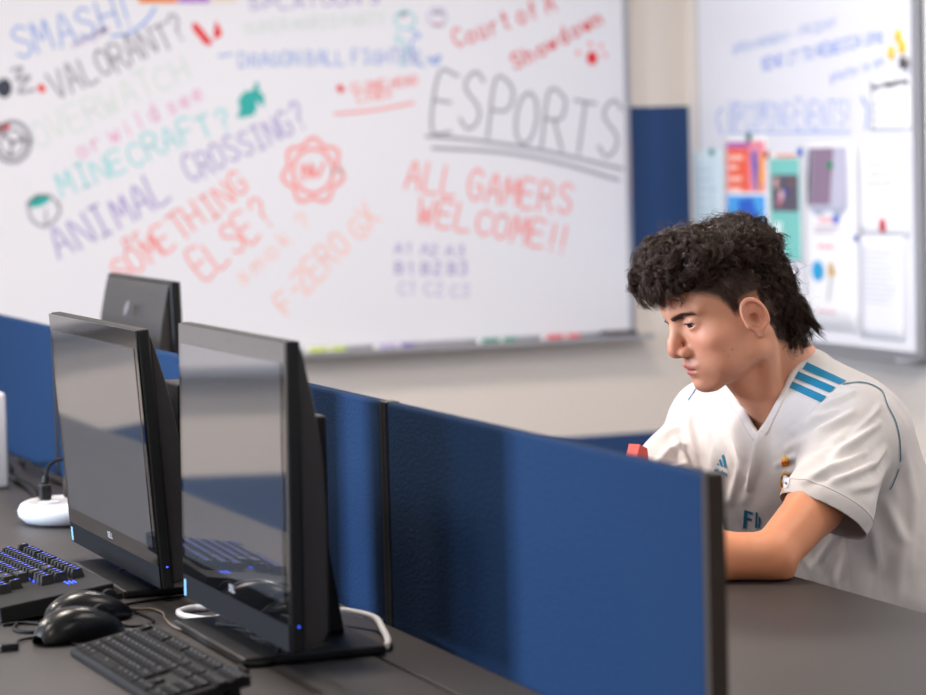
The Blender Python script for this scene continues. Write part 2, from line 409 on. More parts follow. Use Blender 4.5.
cable('cord', wpts(m1, [(0.775, 3.204, 0.740), (0.790, 3.212, 0.735), (0.815, 3.225, 0.7325), (0.832, 3.262, 0.7325), (0.826, 3.345, 0.7325), (0.829, 3.39, 0.7325), (0.90, 3.415, 0.7325), (0.98, 3.42, 0.7325)]), 0.0018, blackcab_m, '', m1)
sk = tag(empty('usb_plug', (0.630, 3.150, 0.7302)), 'small black USB plug with metal tip at the left edge, lying on the desk', 'plug')
MB().box(-0.013, 0.008, -0.007, 0.007, 0.001, 0.009, bev=0.0015).build('plug_body', plastic_m, sk)
MB().box(-0.027, -0.0131, -0.006, 0.006, 0.0025, 0.007).build('metal_tip', alu_m, sk)
cable('cord', [(0.008, 0, 0.005), (0.02, 0.045, 0.003), (0.048, 0.058, 0.002), (0.068, 0.012, 0.002), (0.080, -0.018, 0.002), (0.105, -0.022, 0.002)], 0.0018, blackcab_m, '', sk)
cable('coiled_cable', [(0.672, 3.318, 0.7325), (0.662, 3.285, 0.7325), (0.668, 3.255, 0.7325), (0.698, 3.245, 0.7325), (0.712, 3.262, 0.7325), (0.700, 3.300, 0.7325), (0.680, 3.322, 0.7325), (0.655, 3.318, 0.7325)], 0.0022, blackcab_m, 'black cable looped between the backlit keyboard and the mice')

# ---------------------------------------------------------------- power hub, white box, cables
hub = tag(empty('power_hub', (0.985, 4.285, 0.7302)), 'round white desktop power hub half hidden by the farther computer', 'power hub')
hub.location.x = 0.958; hub.location.y = 4.255
MB().lathe([(0.05, 0), (0.074, 0.003), (0.084, 0.012), (0.086, 0.021), (0.081, 0.031), (0.074, 0.035), (0.068, 0.034), (0.066, 0.030)], n=56).build('shell', whitepl_m, hub, True)
MB().lathe([(0.0, 0.0295), (0.0655, 0.0295), (0.0655, 0.0305), (0.0, 0.0305)], n=48).build('socket_plate', greypl_m, hub)
for k in range(3):
    a = 2.6+k*2.1
    MB().lathe([(0.0, 0.0306), (0.017, 0.0306), (0.017, 0.0325), (0.015, 0.0325)], (0.036*math.cos(a), 0.036*math.sin(a), 0), n=24).build('socket', whitepl_m, hub)
pl = tag(empty('power_plug', (0.925, 4.298, 0.7632)), 'black power plug standing in the round white hub', 'plug')
MB().box(-0.009, 0.009, -0.012, 0.012, 0.0, 0.026, bev=0.003).tube([(0, 0, 0.026), (0.003, 0.003, 0.037)], 0.006, 10, smooth=False).build('plug_body', plastic_m, pl)
cable('cord', [(0.003, 0.003, 0.036), (0.012, 0.01, 0.055), (0.035, 0.0, 0.064), (0.08, -0.03, 0.055), (0.12, -0.05, 0.01), (0.13, -0.06, -0.031)], 0.0028, blackcab_m, '', pl)
pl2 = tag(empty('power_plug', (0.975, 4.325, 0.7632)), 'dark grey power plug behind the black one on the white hub', 'plug')
MB().lathe([(0.0, 0), (0.014, 0), (0.014, 0.02), (0.010, 0.036), (0.005, 0.044), (0, 0.045)], n=20).build('plug_body', post_m, pl2, True)
cable('cord', [(0, 0, 0.043), (0.004, 0.02, 0.058), (0.03, 0.03, 0.064), (0.06, 0.04, 0.04), (0.075, 0.05, -0.031)], 0.0028, blackcab_m, '', pl2)
cable('power_cable', [(0.93, 4.40, 0.7368), (0.965, 4.55, 0.7368), (0.985, 4.72, 0.7368), (0.99, 4.90, 0.7368), (1.02, 5.05, 0.7368), (1.04, 5.4, 0.7368)], 0.006, blackcab_m, 'thick black power cable running back along the divider from the white hub')
cable('power_cable', [(1.06, 4.62, 0.7345), (1.05, 4.86, 0.7345), (1.045, 5.0, 0.75), (1.06, 5.12, 0.7345), (1.07, 5.2, 0.7345)], 0.004, blackcab_m, 'thin black cable bunched by the divider behind the white box')
bx = tag(empty('network_box', (0.912, 4.79, 0.7302)), 'tall white rounded box standing at the left edge of the photo', 'network box')
MB().box(-0.05, 0.05, -0.03, 0.03, 0.0, 0.172, bev=0.008).build('shell', whitepl_m, bx, True)
MB().box(-0.02, 0.02, -0.0306, -0.0301, 0.13, 0.134).build('status_strip', greypl_m, bx)
cable('white_cable', [(0.915, 3.30, 0.735), (0.895, 3.305, 0.735), (0.872, 3.285, 0.735), (0.872, 3.245, 0.735), (0.90, 3.212, 0.735), (0.95, 3.215, 0.746), (0.99, 3.18, 0.747), (1.030, 3.13, 0.747), (1.056, 3.07, 0.745), (1.052, 3.02, 0.737), (1.035, 2.955, 0.735), (1.022, 2.925, 0.735)], 0.0043, whitecab_m, 'white cable curling around the base of the nearest computer')
cable('adapter_cable', [(0.88, 3.62, 0.745), (0.90, 3.56, 0.752), (0.915, 3.53, 0.752), (0.90, 3.50, 0.745), (0.93, 3.475, 0.7345), (0.985, 3.46, 0.7335)], 0.003, blackcab_m, 'black cable hanging under the farther computer screen')
cable('adapter_cable', [(0.875, 3.12, 0.745), (0.90, 3.05, 0.748), (0.885, 3.00, 0.746), (0.90, 2.95, 0.746), (0.875, 2.90, 0.7345), (0.84, 2.90, 0.734), (0.835, 2.86, 0.734)], 0.003, blackcab_m, 'black cable tangled under the nearest computer screen')
ad = tag(MB().box(-0.022, 0.022, -0.012, 0.012, 0, 0.014, bev=0.003).build('usb_adapter', plastic_m), 'small black adapter block on the base of the farther computer', 'adapter')
ad.location = (0.918, 3.575, 0.7416); ad.rotation_euler = (0, 0, 0.6)
BOARD_TEXT = [
  ('SMASH!',(1.549, 1.593),(1.871, 1.688),0.085,'sky',0.0066),
  ('VALORANT?',(1.656, 1.485),(2.029, 1.647),0.076,'grey',0.0076),
  ('OVERWATCH',(1.595, 1.352),(2.031, 1.536),0.070,'mint',0.0057),
  ('or wild see',(1.711, 1.322),(2.072, 1.48),0.044,'pink',0.0057),
  ('MINECRAFT?',(1.656, 1.216),(2.148, 1.4),0.064,'aqua',0.0066),
  ('ANIMAL',(1.644, 1.049),(1.967, 1.204),0.085,'violet',0.0076),
  ('CROSSING?',(2.021, 1.244),(2.372, 1.396),0.073,'violet',0.0066),
  ('or',(1.825, 1.073),(1.877, 1.096),0.032,'rose',0.0057),
  ('SOMETHING',(1.816, 0.965),(2.194, 1.219),0.073,'rose',0.0066),
  ('ELSE?',(2.051, 0.971),(2.268, 1.132),0.085,'rose',0.0066),
  ('smok ?',(2.162, 0.947),(2.375, 1.123),0.044,'peach',0.0047),
  ('F-ZERO GX',(2.292, 0.865),(2.58, 1.122),0.067,'peach',0.0066),
  ('ESPORTS',(2.745, 1.387),(3.328, 1.286),0.158,'slate',0.0086),
  ('ALL GAMERS',(2.662, 1.214),(3.172, 1.119),0.082,'rose',0.0076),
  ('WELCOME!!',(2.696, 1.112),(3.159, 1.007),0.073,'rose',0.0076),
  ('A1 A2 A3',(2.62, 1.025),(2.836, 1.008),0.029,'violet',0.0047),
  ('B1 B2 B3',(2.624, 0.967),(2.844, 0.955),0.032,'violet',0.0057),
  ('C1 C2 C3',(2.628, 0.907),(2.851, 0.888),0.035,'lilac',0.0047),
  ('SPLATOON 3',(2.212, 1.724),(2.6, 1.741),0.032,'violet',0.0047),
  ('SUPER MARIO PARTY',(2.195, 1.657),(2.613, 1.682),0.032,'mint',0.0047),
  ('DRAGON BALL FIGHTER',(2.177, 1.565),(2.716, 1.572),0.038,'sky',0.0047),
  ('CLONE HERO',(2.507, 1.489),(2.708, 1.509),0.023,'rose',0.0047),
  ('LIVES',(2.524, 1.463),(2.628, 1.473),0.023,'rose',0.0047),
  ('Court of A',(2.829, 1.611),(3.146, 1.718),0.050,'red',0.0057),
  ('Showdown',(3.011, 1.545),(3.299, 1.682),0.044,'red',0.0066),
  ('new game',(1.705, 1.623),(1.808, 1.672),0.020,'lilac',0.0038),
]
BOARD_LINES = [
  ([(2.731, 1.359), (2.896, 1.341), (3.116, 1.303), (3.347, 1.247)],'slate',0.0100),
  ([(2.749, 1.324), (2.957, 1.307), (3.147, 1.27), (3.333, 1.215)],'slate',0.0100),
  ([(2.454, 1.428), (2.575, 1.437), (2.691, 1.455)],'rose',0.0070),
  ([(1.813, 1.655), (1.864, 1.663), (1.908, 1.693), (1.938, 1.731)],'sky',0.0080),
  ([(2.443, 1.266), (2.439, 1.247), (2.43, 1.23), (2.416, 1.216), (2.399, 1.208), (2.381, 1.205), (2.362, 1.209), (2.346, 1.218), (2.333, 1.232), (2.325, 1.25), (2.323, 1.269), (2.327, 1.289), (2.336, 1.306), (2.349, 1.319), (2.366, 1.328), (2.385, 1.33), (2.403, 1.327), (2.419, 1.317), (2.432, 1.303), (2.44, 1.285), (2.443, 1.266)],'rose',0.0100),
  ([(2.467, 1.265), (2.473, 1.251), (2.469, 1.238), (2.457, 1.229), (2.444, 1.222), (2.437, 1.213), (2.433, 1.2), (2.426, 1.186), (2.413, 1.181), (2.399, 1.184), (2.386, 1.19), (2.374, 1.19), (2.361, 1.185), (2.347, 1.183), (2.334, 1.189), (2.329, 1.203), (2.326, 1.217), (2.319, 1.226), (2.306, 1.233), (2.295, 1.243), (2.292, 1.257), (2.299, 1.27), (2.308, 1.281), (2.311, 1.293), (2.309, 1.307), (2.309, 1.322), (2.318, 1.332), (2.333, 1.335), (2.347, 1.336), (2.357, 1.341), (2.367, 1.351), (2.379, 1.36), (2.393, 1.36), (2.404, 1.35), (2.413, 1.339), (2.423, 1.334), (2.437, 1.333), (2.452, 1.329), (2.46, 1.318), (2.459, 1.303), (2.456, 1.289), (2.458, 1.277), (2.467, 1.265)],'rose',0.0100),
  ([(2.352, 1.243), (2.354, 1.288), (2.376, 1.248), (2.377, 1.291), (2.394, 1.25), (2.416, 1.29)],'rose',0.0090),
  ([(1.573, 1.369), (1.57, 1.352), (1.563, 1.337), (1.551, 1.326), (1.537, 1.318), (1.522, 1.316), (1.507, 1.319), (1.493, 1.327), (1.483, 1.339), (1.476, 1.355), (1.475, 1.372), (1.478, 1.388), (1.485, 1.403), (1.497, 1.415), (1.511, 1.422), (1.526, 1.425), (1.541, 1.422), (1.555, 1.414), (1.565, 1.401), (1.572, 1.386), (1.573, 1.369)],'grey',0.0120),
  ([(1.498, 1.398), (1.524, 1.37), (1.557, 1.381)],'grey',0.0100),
  ([(1.524, 1.37), (1.517, 1.332)],'grey',0.0100),
  ([(1.557, 1.367), (1.555, 1.356), (1.55, 1.346), (1.542, 1.339), (1.533, 1.334), (1.522, 1.332), (1.512, 1.334), (1.503, 1.34), (1.496, 1.348), (1.492, 1.358), (1.491, 1.368), (1.493, 1.379), (1.498, 1.389), (1.506, 1.397), (1.515, 1.402), (1.525, 1.403), (1.535, 1.401), (1.544, 1.396), (1.551, 1.388), (1.556, 1.378), (1.557, 1.367)],'grey',0.0080),
  ([(1.493, 1.409), (1.512, 1.414)],'red',0.0140),
  ([(1.561, 1.198), (1.571, 1.156), (1.609, 1.138), (1.646, 1.17), (1.645, 1.2)],'grey',0.0080),
  ([(1.61, 1.182), (1.609, 1.138)],'grey',0.0060),
  ([(1.561, 1.203), (1.587, 1.221), (1.623, 1.22), (1.647, 1.195)],'grey',0.0080),
  ([(1.532, 1.566), (1.559, 1.571), (1.542, 1.538), (1.58, 1.549), (1.546, 1.506), (1.59, 1.511)],'grey',0.0090),
  ([(2.117, 1.596), (2.155, 1.602)],'sky',0.0060),
  ([(2.471, 1.501), (2.474, 1.498)],'red',0.0180),
  ([(1.61, 1.516), (1.612, 1.513)],'red',0.0180),
  ([(2.705, 1.692), (2.703, 1.684), (2.698, 1.677), (2.691, 1.672), (2.683, 1.668), (2.673, 1.667), (2.664, 1.668), (2.656, 1.672), (2.649, 1.678), (2.645, 1.685), (2.644, 1.693), (2.645, 1.701), (2.65, 1.708), (2.657, 1.713), (2.665, 1.717), (2.675, 1.718), (2.684, 1.717), (2.693, 1.713), (2.699, 1.707), (2.703, 1.7), (2.705, 1.692)],'aqua',0.0060),
  ([(2.652, 1.658), (2.645, 1.63), (2.669, 1.635), (2.674, 1.59), (2.655, 1.561)],'aqua',0.0060),
  ([(2.692, 1.664), (2.719, 1.646), (2.694, 1.635), (2.692, 1.578), (2.728, 1.56)],'sky',0.0060),
  ([(2.662, 1.707), (2.678, 1.712)],'slate',0.0100),
  ([(2.8, 1.7), (2.799, 1.692), (2.795, 1.685), (2.788, 1.679), (2.78, 1.676), (2.772, 1.675), (2.763, 1.676), (2.756, 1.68), (2.75, 1.685), (2.746, 1.693), (2.745, 1.701), (2.746, 1.708), (2.751, 1.716), (2.757, 1.721), (2.765, 1.725), (2.773, 1.726), (2.782, 1.725), (2.79, 1.721), (2.796, 1.715), (2.799, 1.708), (2.8, 1.7)],'lilac',0.0050),
  ([(2.764, 1.712), (2.788, 1.712)],'slate',0.0090),
  ([(2.763, 1.68), (2.787, 1.677)],'pink',0.0100),
  ([(2.753, 1.577), (2.778, 1.588), (2.765, 1.565), (2.741, 1.583)],'sky',0.0080),
]
BOARD_BLOTS = [
  ([(2.042, 1.692), (2.059, 1.686), (2.098, 1.636), (2.098, 1.627), (2.078, 1.628), (2.044, 1.67)],'red'),
  ([(2.112, 1.697), (2.128, 1.663), (2.125, 1.652), (2.104, 1.641), (2.105, 1.669)],'red'),
  ([(2.161, 1.423), (2.173, 1.445), (2.168, 1.473), (2.186, 1.495), (2.213, 1.5), (2.22, 1.522), (2.231, 1.519), (2.23, 1.497), (2.245, 1.483), (2.244, 1.452), (2.229, 1.463), (2.221, 1.472), (2.223, 1.449), (2.213, 1.43), (2.19, 1.425)],'teal'),
  ([(1.561, 1.203), (1.584, 1.224), (1.618, 1.223), (1.623, 1.209), (1.6, 1.194), (1.572, 1.189)],'teal'),
  ([(3.276, 1.576), (3.272, 1.564), (3.263, 1.557), (3.252, 1.557), (3.243, 1.565), (3.24, 1.577), (3.244, 1.589), (3.253, 1.596), (3.264, 1.596), (3.273, 1.588), (3.276, 1.576)],'red'),
  ([(3.221, 1.592), (3.218, 1.586), (3.213, 1.584), (3.208, 1.586), (3.206, 1.592), (3.208, 1.597), (3.213, 1.599), (3.219, 1.597), (3.221, 1.592)],'rose'),
  ([(3.26, 1.618), (3.258, 1.612), (3.252, 1.61), (3.247, 1.612), (3.245, 1.618), (3.247, 1.623), (3.253, 1.625), (3.258, 1.623), (3.26, 1.618)],'rose'),
  ([(3.295, 1.611), (3.293, 1.606), (3.288, 1.604), (3.283, 1.606), (3.281, 1.612), (3.283, 1.617), (3.288, 1.619), (3.293, 1.617), (3.295, 1.611)],'rose'),
  ([(3.308, 1.585), (3.305, 1.579), (3.3, 1.577), (3.295, 1.579), (3.293, 1.585), (3.295, 1.59), (3.3, 1.592), (3.306, 1.59), (3.308, 1.585)],'rose'),
  ([(1.53, 1.517), (1.526, 1.503), (1.518, 1.494), (1.507, 1.49), (1.496, 1.494), (1.488, 1.504), (1.486, 1.518), (1.489, 1.531), (1.498, 1.541), (1.509, 1.544), (1.52, 1.541), (1.527, 1.531), (1.53, 1.517)],'ink'),
]
SIDE_TEXT = [
  ('OPEN MONDAY - FRIDAY',(7.004, 1.57),(6.397, 1.615),0.024,'sky',0.0038),
  ('SEND IT TO REBECCA UHz',(6.827, 1.517),(6.146, 1.565),0.030,'azure',0.0047),
  ('photo is on',(6.43, 1.47),(6.148, 1.504),0.024,'azure',0.0038),
  ('UPCOMING EVENTS!',(7.033, 1.358),(6.331, 1.347),0.073,'azure',0.0038),
]
SIDE_LINES = [
  ([(7.081, 1.417), (7.115, 1.389), (7.085, 1.339)],'azure',0.0060),
  ([(6.264, 1.422), (6.234, 1.39), (6.246, 1.343)],'azure',0.0080),
  ([(7.046, 1.344), (6.331, 1.334)],'sky',0.0050),
  ([(7.039, 1.358), (7.01, 1.433)],'azure',0.0040),
]

# ---------------------------------------------------------------- whiteboards and writing
INK = dict(sky=(132, 162, 222), azure=(80, 130, 225), grey=(150, 150, 162), mint=(204, 218, 212), pink=(226, 170, 200), aqua=(142, 212, 216), violet=(162, 150, 204),
    rose=(240, 140, 136), peach=(246, 186, 174), slate=(146, 146, 158), lilac=(186, 172, 214), red=(220, 40, 45), teal=(40, 170, 165), ink=(50, 54, 74))
def ink(c): return mat('marker_'+c, INK[c], 0.6)
GL = {
'A': ['0,0 2,6 4,0', '1,2.2 3,2.2'], 'B': ['0,0 0,6 2.6,5.7 3.2,4.5 2.4,3.3 0,3.1', '2.4,3.3 3.6,1.7 2.6,0.2 0,0'], 'C': ['3.8,5 2.4,6 0.8,5.2 0,3 0.8,0.8 2.4,0 3.8,1'],
'D': ['0,0 0,6 2.4,5.6 3.8,3 2.4,0.4 0,0'], 'E': ['3.6,6 0,6 0,0 3.6,0', '0,3.1 2.8,3.1'], 'F': ['3.6,6 0,6 0,0', '0,3.1 2.8,3.1'], 'G': ['3.8,5 2.4,6 0.8,5.2 0,3 0.8,0.8 2.4,0 3.8,1 3.8,2.8 2.3,2.8'],
'H': ['0,0 0,6', '4,0 4,6', '0,3 4,3'], 'I': ['0.8,6 3.2,6', '2,6 2,0', '0.8,0 3.2,0'], 'J': ['3.4,6 3.4,1.2 2,0 0.6,1.2'], 'K': ['0,0 0,6', '3.8,6 0,2.8 4,0'], 'L': ['0,6 0,0 3.6,0'],
'M': ['0,0 0.4,6 2,2 3.6,6 4,0'], 'N': ['0,0 0,6 4,0 4,6'], 'O': ['2,6 0.6,5.2 0,3 0.6,0.8 2,0 3.4,0.8 4,3 3.4,5.2 2,6'], 'P': ['0,0 0,6 3,5.7 3.8,4.3 2.8,3 0,2.8'],
'Q': ['2,6 0.6,5.2 0,3 0.6,0.8 2,0 3.4,0.8 4,3 3.4,5.2 2,6', '2.6,1.4 4,-0.4'], 'R': ['0,0 0,6 3,5.7 3.6,4.4 2.8,3.2 0,3', '1.8,3 4,0'], 'S': ['3.7,5.2 2.2,6 0.6,5.2 0.6,4 3.4,2.4 3.6,1 2,0 0.2,0.9'],
'T': ['0,6 4,6', '2,6 2,0'], 'U': ['0,6 0.2,1.2 2,0 3.8,1.2 4,6'], 'V': ['0,6 2,0 4,6'], 'W': ['0,6 1,0 2,4 3,0 4,6'], 'X': ['0,0 4,6', '0,6 4,0'], 'Y': ['0,6 2,3 4,6', '2,3 2,0'], 'Z': ['0,6 4,6 0,0 4,0'],
'?': ['0.4,4.8 1.6,6 3.4,5.4 3.4,4 2,2.8 2,1.5', '2,0.2 2.1,0'], '!': ['2,6 1.9,1.6', '1.9,0.2 2,0'], '-': ['1,3 3,3'], '1': ['1,5 2,6 2,0'], '2': ['0.4,5 2,6 3.4,4.8 0.4,0 3.8,0'], '3': ['0.4,6 3.4,6 1.8,3.6 3.6,2 2,0 0.3,0.8'],
'i': ['2,3.4 2,0', '2,4.8 2.1,5'], 'l': ['2,6 2,0'], 'h': ['0.5,6 0.5,0', '0.5,2.8 2,3.8 3.2,3 3.2,0'], 'o': ['2,3.8 0.6,3 0.6,0.8 2,0 3.4,0.8 3.4,3 2,3.8'], 'r': ['0.8,3.8 0.8,0', '0.8,2.4 2,3.7 3.2,3.5'],
'w': ['0.2,3.8 1.1,0 2,3 2.9,0 3.8,3.8'], 'd': ['3.2,6 3.2,0', '3.2,3 1.8,3.8 0.5,2 1.8,0 3.2,1'], 's': ['3,3.4 1.6,3.8 0.9,2.8 2.9,1.3 2,0 0.6,0.5'], 'e': ['0.6,2 3.4,2.2 2.6,3.8 1,3.4 0.5,1.4 1.8,0 3.2,0.6'],
'm': ['0.3,0 0.3,3.8', '0.3,2.8 1.3,3.8 2,2.8 2,0', '2,2.8 3,3.8 3.8,2.8 3.8,0'], 'k': ['0.8,6 0.8,0', '3,3.6 0.8,1.6 3.2,0'], 'n': ['0.6,3.8 0.6,0', '0.6,2.8 2.1,3.8 3.3,2.8 3.3,0'], 'g': ['3.2,3.8 3.2,-1.2 1.8,-2 0.6,-1.4', '3.2,3 1.8,3.8 0.5,2 1.8,0 3.2,1'],
'a': ['3.2,3.8 3.2,0', '3.2,3 1.8,3.8 0.5,2 1.8,0 3.2,1'], 't': ['2,5.4 2,0.4 3,0', '0.8,3.8 3.2,3.8'], 'f': ['3.2,5.6 2.2,6 1.8,5 1.8,0', '0.8,3.6 3,3.6'], 'u': ['0.7,3.8 0.7,0.8 2,0 3.2,1 3.2,3.8', '3.2,1 3.2,0'], 'p': ['0.7,3.8 0.7,-2', '0.7,3 2.1,3.8 3.4,2 2.1,0 0.7,1'],
'z': ['0.6,3.8 3.2,3.8 0.6,0 3.3,0'], 'y': ['0.6,3.8 1.9,0.4', '3.3,3.8 1.2,-1.8']}
GP = {k: [[tuple(float(q) for q in p.split(',')) for p in s.split()] for s in v] for k, v in GL.items()}
def stroke2(mb, pts, w, P):
    """flat ribbon along 2D pts, P maps (u,v) to 3D"""
    q = [Vector(p) for p in pts]
    if len(q) > 2: q = catmull(q, 4)
    L = []; n = len(q)
    for i, p in enumerate(q):
        t = (q[min(i+1, n-1)]-q[max(i-1, 0)])
        t = t.normalized() if t.length > 1e-9 else Vector((1, 0))
        e = Vector((0, 0))
        if i == 0: e = -t*w*0.5
        if i == n-1: e = t*w*0.5
        m = Vector((-t.y, t.x))*w*0.5
        L.append((p+e+m, p+e-m))
    vs = [P(a) for pr in L for a in pr]
    mb.add(vs, [(2*i, 2*i+1, 2*i+3, 2*i+2) for i in range(n-1)])
def write(parent, text, a, b, h, col, w, P, jit=0.06, name='handwriting'):
    mb = MB(); a = Vector(a); b = Vector(b); d = b-a; L = d.length; d.normalize(); n = Vector((-d.y, d.x))
    if P.flip: n = -n
    units = [0.45 if c_ == ' ' else 0.6 if c_ in '!-' else 1.0 for c_ in text]; cw = L/max(sum(units)-0.25, 1); pos = 0.0; r2 = random.Random(sum(map(ord, text)))
    for i, ch in enumerate(text):
        here = pos; pos += units[i]
        if ch not in GP: continue
        dx, dy, sc = r2.uniform(-1, 1)*jit*cw, r2.uniform(-1, 1)*jit*h, 1+r2.uniform(-1, 1)*jit*1.5
        for s in GP[ch]:
            stroke2(mb, [tuple(a+d*(cw*(here-(0.2 if ch in '!' else 0))+dx+px_/4*cw*0.74)+n*(dy+py_/6*h*sc)) for px_, py_ in s], w, P)
    return mb.build(name, ink(col) if col in INK else MATS[col], parent)
class PlaneY:
    flip = False
    def __init__(s, y): s.y = y
    def __call__(s, p): return (p[0], s.y, p[1])
class PlaneX:
    flip = True
    def __init__(s, x): s.x = x
    def __call__(s, p): return (s.x, p[0], p[1])
PB = PlaneY(YW-0.0225); PS = PlaneX(XW-0.0225)
wb = tag(empty('whiteboard', (0, 0, 0)), 'long wall-mounted whiteboard covered in coloured game names and an ESPORTS heading', 'whiteboard')
BX0, BX1, BZ0, BZ1 = -1.5, 3.368, 0.76, 1.98
MB().box(BX0, BX1, YW-0.022, YW-0.003, BZ0, BZ1).build('board_surface', board_m, wb)
MB().box(BX1-0.008, BX1+0.006, YW-0.028, YW-0.003, BZ0-0.006, BZ1+0.006).build('frame_side', alu_m, wb)
MB().box(BX0-0.006, BX0+0.008, YW-0.028, YW-0.003, BZ0-0.006, BZ1+0.006).build('frame_side', alu_m, wb)
MB().box(BX0, BX1, YW-0.028, YW-0.003, BZ1-0.006, BZ1+0.008).build('frame_top', alu_m, wb)
MB().box(BX0, BX1+0.035, YW-0.10, YW-0.003, BZ0-0.016, BZ0-0.010).box(BX0, BX1+0.035, YW-0.10, YW-0.096, BZ0-0.010, BZ0-0.002).box(BX0, BX1, YW-0.030, YW-0.003, BZ0-0.010, BZ0+0.006).build('marker_tray', alu_m, wb)
for t, a, b, h, col, w_ in BOARD_TEXT:
    o = write(wb, t, a, b, h, col, w_, PB); o['label'] = '%s handwriting reading %s' % ({'rose': 'light red', 'azure': 'blue', 'sky': 'blue', 'slate': 'grey', 'mint': 'pale green', 'aqua': 'light teal', 'peach': 'faint red', 'lilac': 'faint purple'}.get(col, col), t.strip('?! '))
for pts, col, w_ in BOARD_LINES:
    mb = MB(); stroke2(mb, pts, w_, PB); mb.build('marker_line', ink(col), wb)
for pts, col in BOARD_BLOTS:
    MB().add([PB(p) for p in pts], [list(range(len(pts)))]).build('marker_drawing', ink(col), wb)

sb = tag(empty('whiteboard', (0, 0, 0)), 'whiteboard on the right wall with an UPCOMING EVENTS heading and pinned papers', 'whiteboard')
SY0, SY1 = 5.985, 7.228
MB().box(XW-0.022, XW-0.003, SY0, SY1, BZ0, BZ1).build('board_surface', board_m, sb)
MB().box(XW-0.034, XW-0.003, SY0-0.016, SY0+0.004, BZ0-0.006, BZ1+0.006).build('frame_side', alu_m, sb)
MB().box(XW-0.0235, XW-0.003, SY1, SY1+0.006, BZ0-0.006, BZ1+0.006).build('frame_side', greypl_m, sb)
MB().box(XW-0.028, XW-0.003, SY0, SY1, BZ1-0.006, BZ1+0.008).build('frame_top', alu_m, sb)
MB().box(XW-0.10, XW-0.003, SY0-0.01, SY1, BZ0-0.016, BZ0-0.010).box(XW-0.10, XW-0.096, SY0-0.01, SY1, BZ0-0.010, BZ0+0.002).box(XW-0.030, XW-0.003, SY0, SY1, BZ0-0.010, BZ0+0.006).build('marker_tray', alu_m, sb)
for t, a, b, h, col, w_ in SIDE_TEXT:
    o = write(sb, t, a, b, h, col, w_, PS, 0.04); o['label'] = 'blue handwriting reading %s' % t.strip('!')
for pts, col, w_ in SIDE_LINES:
    mb = MB(); stroke2(mb, pts, w_, PS); mb.build('marker_line', ink(col), sb)

# markers and eraser on the trays
def marker(x, cap, body, label, y=YW-0.066, L=0.122):
    root = tag(empty('marker', (x, y, BZ0-0.0100+0.0085)), label, 'marker', 'markers on the tray of the long whiteboard')
    def cyl(name, a, b, r, m_):
        o = MB().lathe([(0, a), (r*0.8, a), (r, a+0.002), (r, b-0.002), (r*0.8, b), (0, b)], n=18).build(name, m_, root, True); o.rotation_euler = (0, PI/2, 0); return o
    cyl('barrel', 0.0, L-0.040, 0.0080, mat('marker_barrel_white', (232, 230, 230), 0.4)); cyl('sleeve_print', 0.012, L-0.052, 0.0083, mat('print_'+body, INK[body] if body in INK else (200, 220, 60), 0.5))
    cyl('cap', L-0.040, L, 0.0085, mat('cap_'+cap, INK[cap] if cap in INK else (200, 220, 60), 0.4))
    return root
INK['lime'] = (196, 218, 60); INK['green'] = (40, 140, 110); INK['purple'] = (110, 95, 170); INK['redcap'] = (226, 60, 62)
marker(2.325, 'lime', 'lime', 'lime yellow marker on the tray, leftmost marker in view')
marker(2.535, 'purple', 'lilac', 'purple marker on the whiteboard tray')
marker(2.852, 'green', 'green', 'green marker on the whiteboard tray')
marker(3.055, 'redcap', 'redcap', 'red marker on the whiteboard tray')
er = tag(empty('eraser', (3.305, YW-0.066, BZ0-0.0098)), 'small dark eraser at the right end of the whiteboard tray', 'eraser')
MB().box(-0.05, 0.05, -0.022, 0.022, 0.0, 0.006).build('felt_pad', mat('grey_felt', (120, 118, 116), 0.95), er)
MB().box(-0.05, 0.05, -0.022, 0.022, 0.0061, 0.020, bev=0.003).build('grip', mat('eraser_grip', (52, 40, 44), 0.5), er)

# papers
def sheet(name, y0, y1, z0, z1, x, label, cat, m_, curl=0.006, group=None):
    """sheet hanging on the side board; y0 is its far edge"""
    nu, nv = 6, 8; vs = []
    for j in range(nv+1):
        for i in range(nu+1):
            s, t = i/nu, j/nv
            vs.append((x-curl*(max(0, t-0.35)**2)*(0.4+s), y0+(y1-y0)*s, z1+(z0-z1)*t))
    fs = [(j*(nu+1)+i, j*(nu+1)+i+1, (j+1)*(nu+1)+i+1, (j+1)*(nu+1)+i) for j in range(nv) for i in range(nu)]
    o = mesh_obj(name, vs, fs, m_, None, True)
    sd = o.modifiers.new('thickness', 'SOLIDIFY'); sd.thickness = 0.0004; sd.offset = 0
    return tag(o, label, cat, group)
XS = XW-0.0229
paper = mat('white_paper', (238, 238, 240), 0.85)
def pm(n, c): return mat('print_'+n, c, 0.7)
def patch(parent, y0, y1, z0, z1, x, m_, name='printed_block'):
    return MB().add([(x, y0, z1), (x, y1, z1), (x, y1, z0), (x, y0, z0)], [(0, 1, 2, 3)]).build(name, m_, parent)
def curlx(x, curl, z0, z1, z): t = (z1-z)/(z1-z0); return x-curl*1.4*max(0, t-0.35)**2
def tlines(parent, y0, y1, z0, z1, n, x, col=(150, 150, 160), h=0.004, seed=1):
    mb = MB(); r2 = random.Random(seed)
    for i in range(n):
        z = z1-(z1-z0)*(i+0.5)/n; y = y0
        e = y1 + (y0-y1)*r2.uniform(0.0, 0.35)
        while y > e:
            l_ = r2.uniform(0.008, 0.026); yy = max(y-l_, e)
            mb.add([(x, y, z+h/2), (x, yy, z+h/2), (x, yy, z-h/2), (x, y, z-h/2)], [(0, 1, 2, 3)]); y = yy-0.005
    mb.build('printed_lines', pm('text_%d_%d_%d' % col, col), parent)
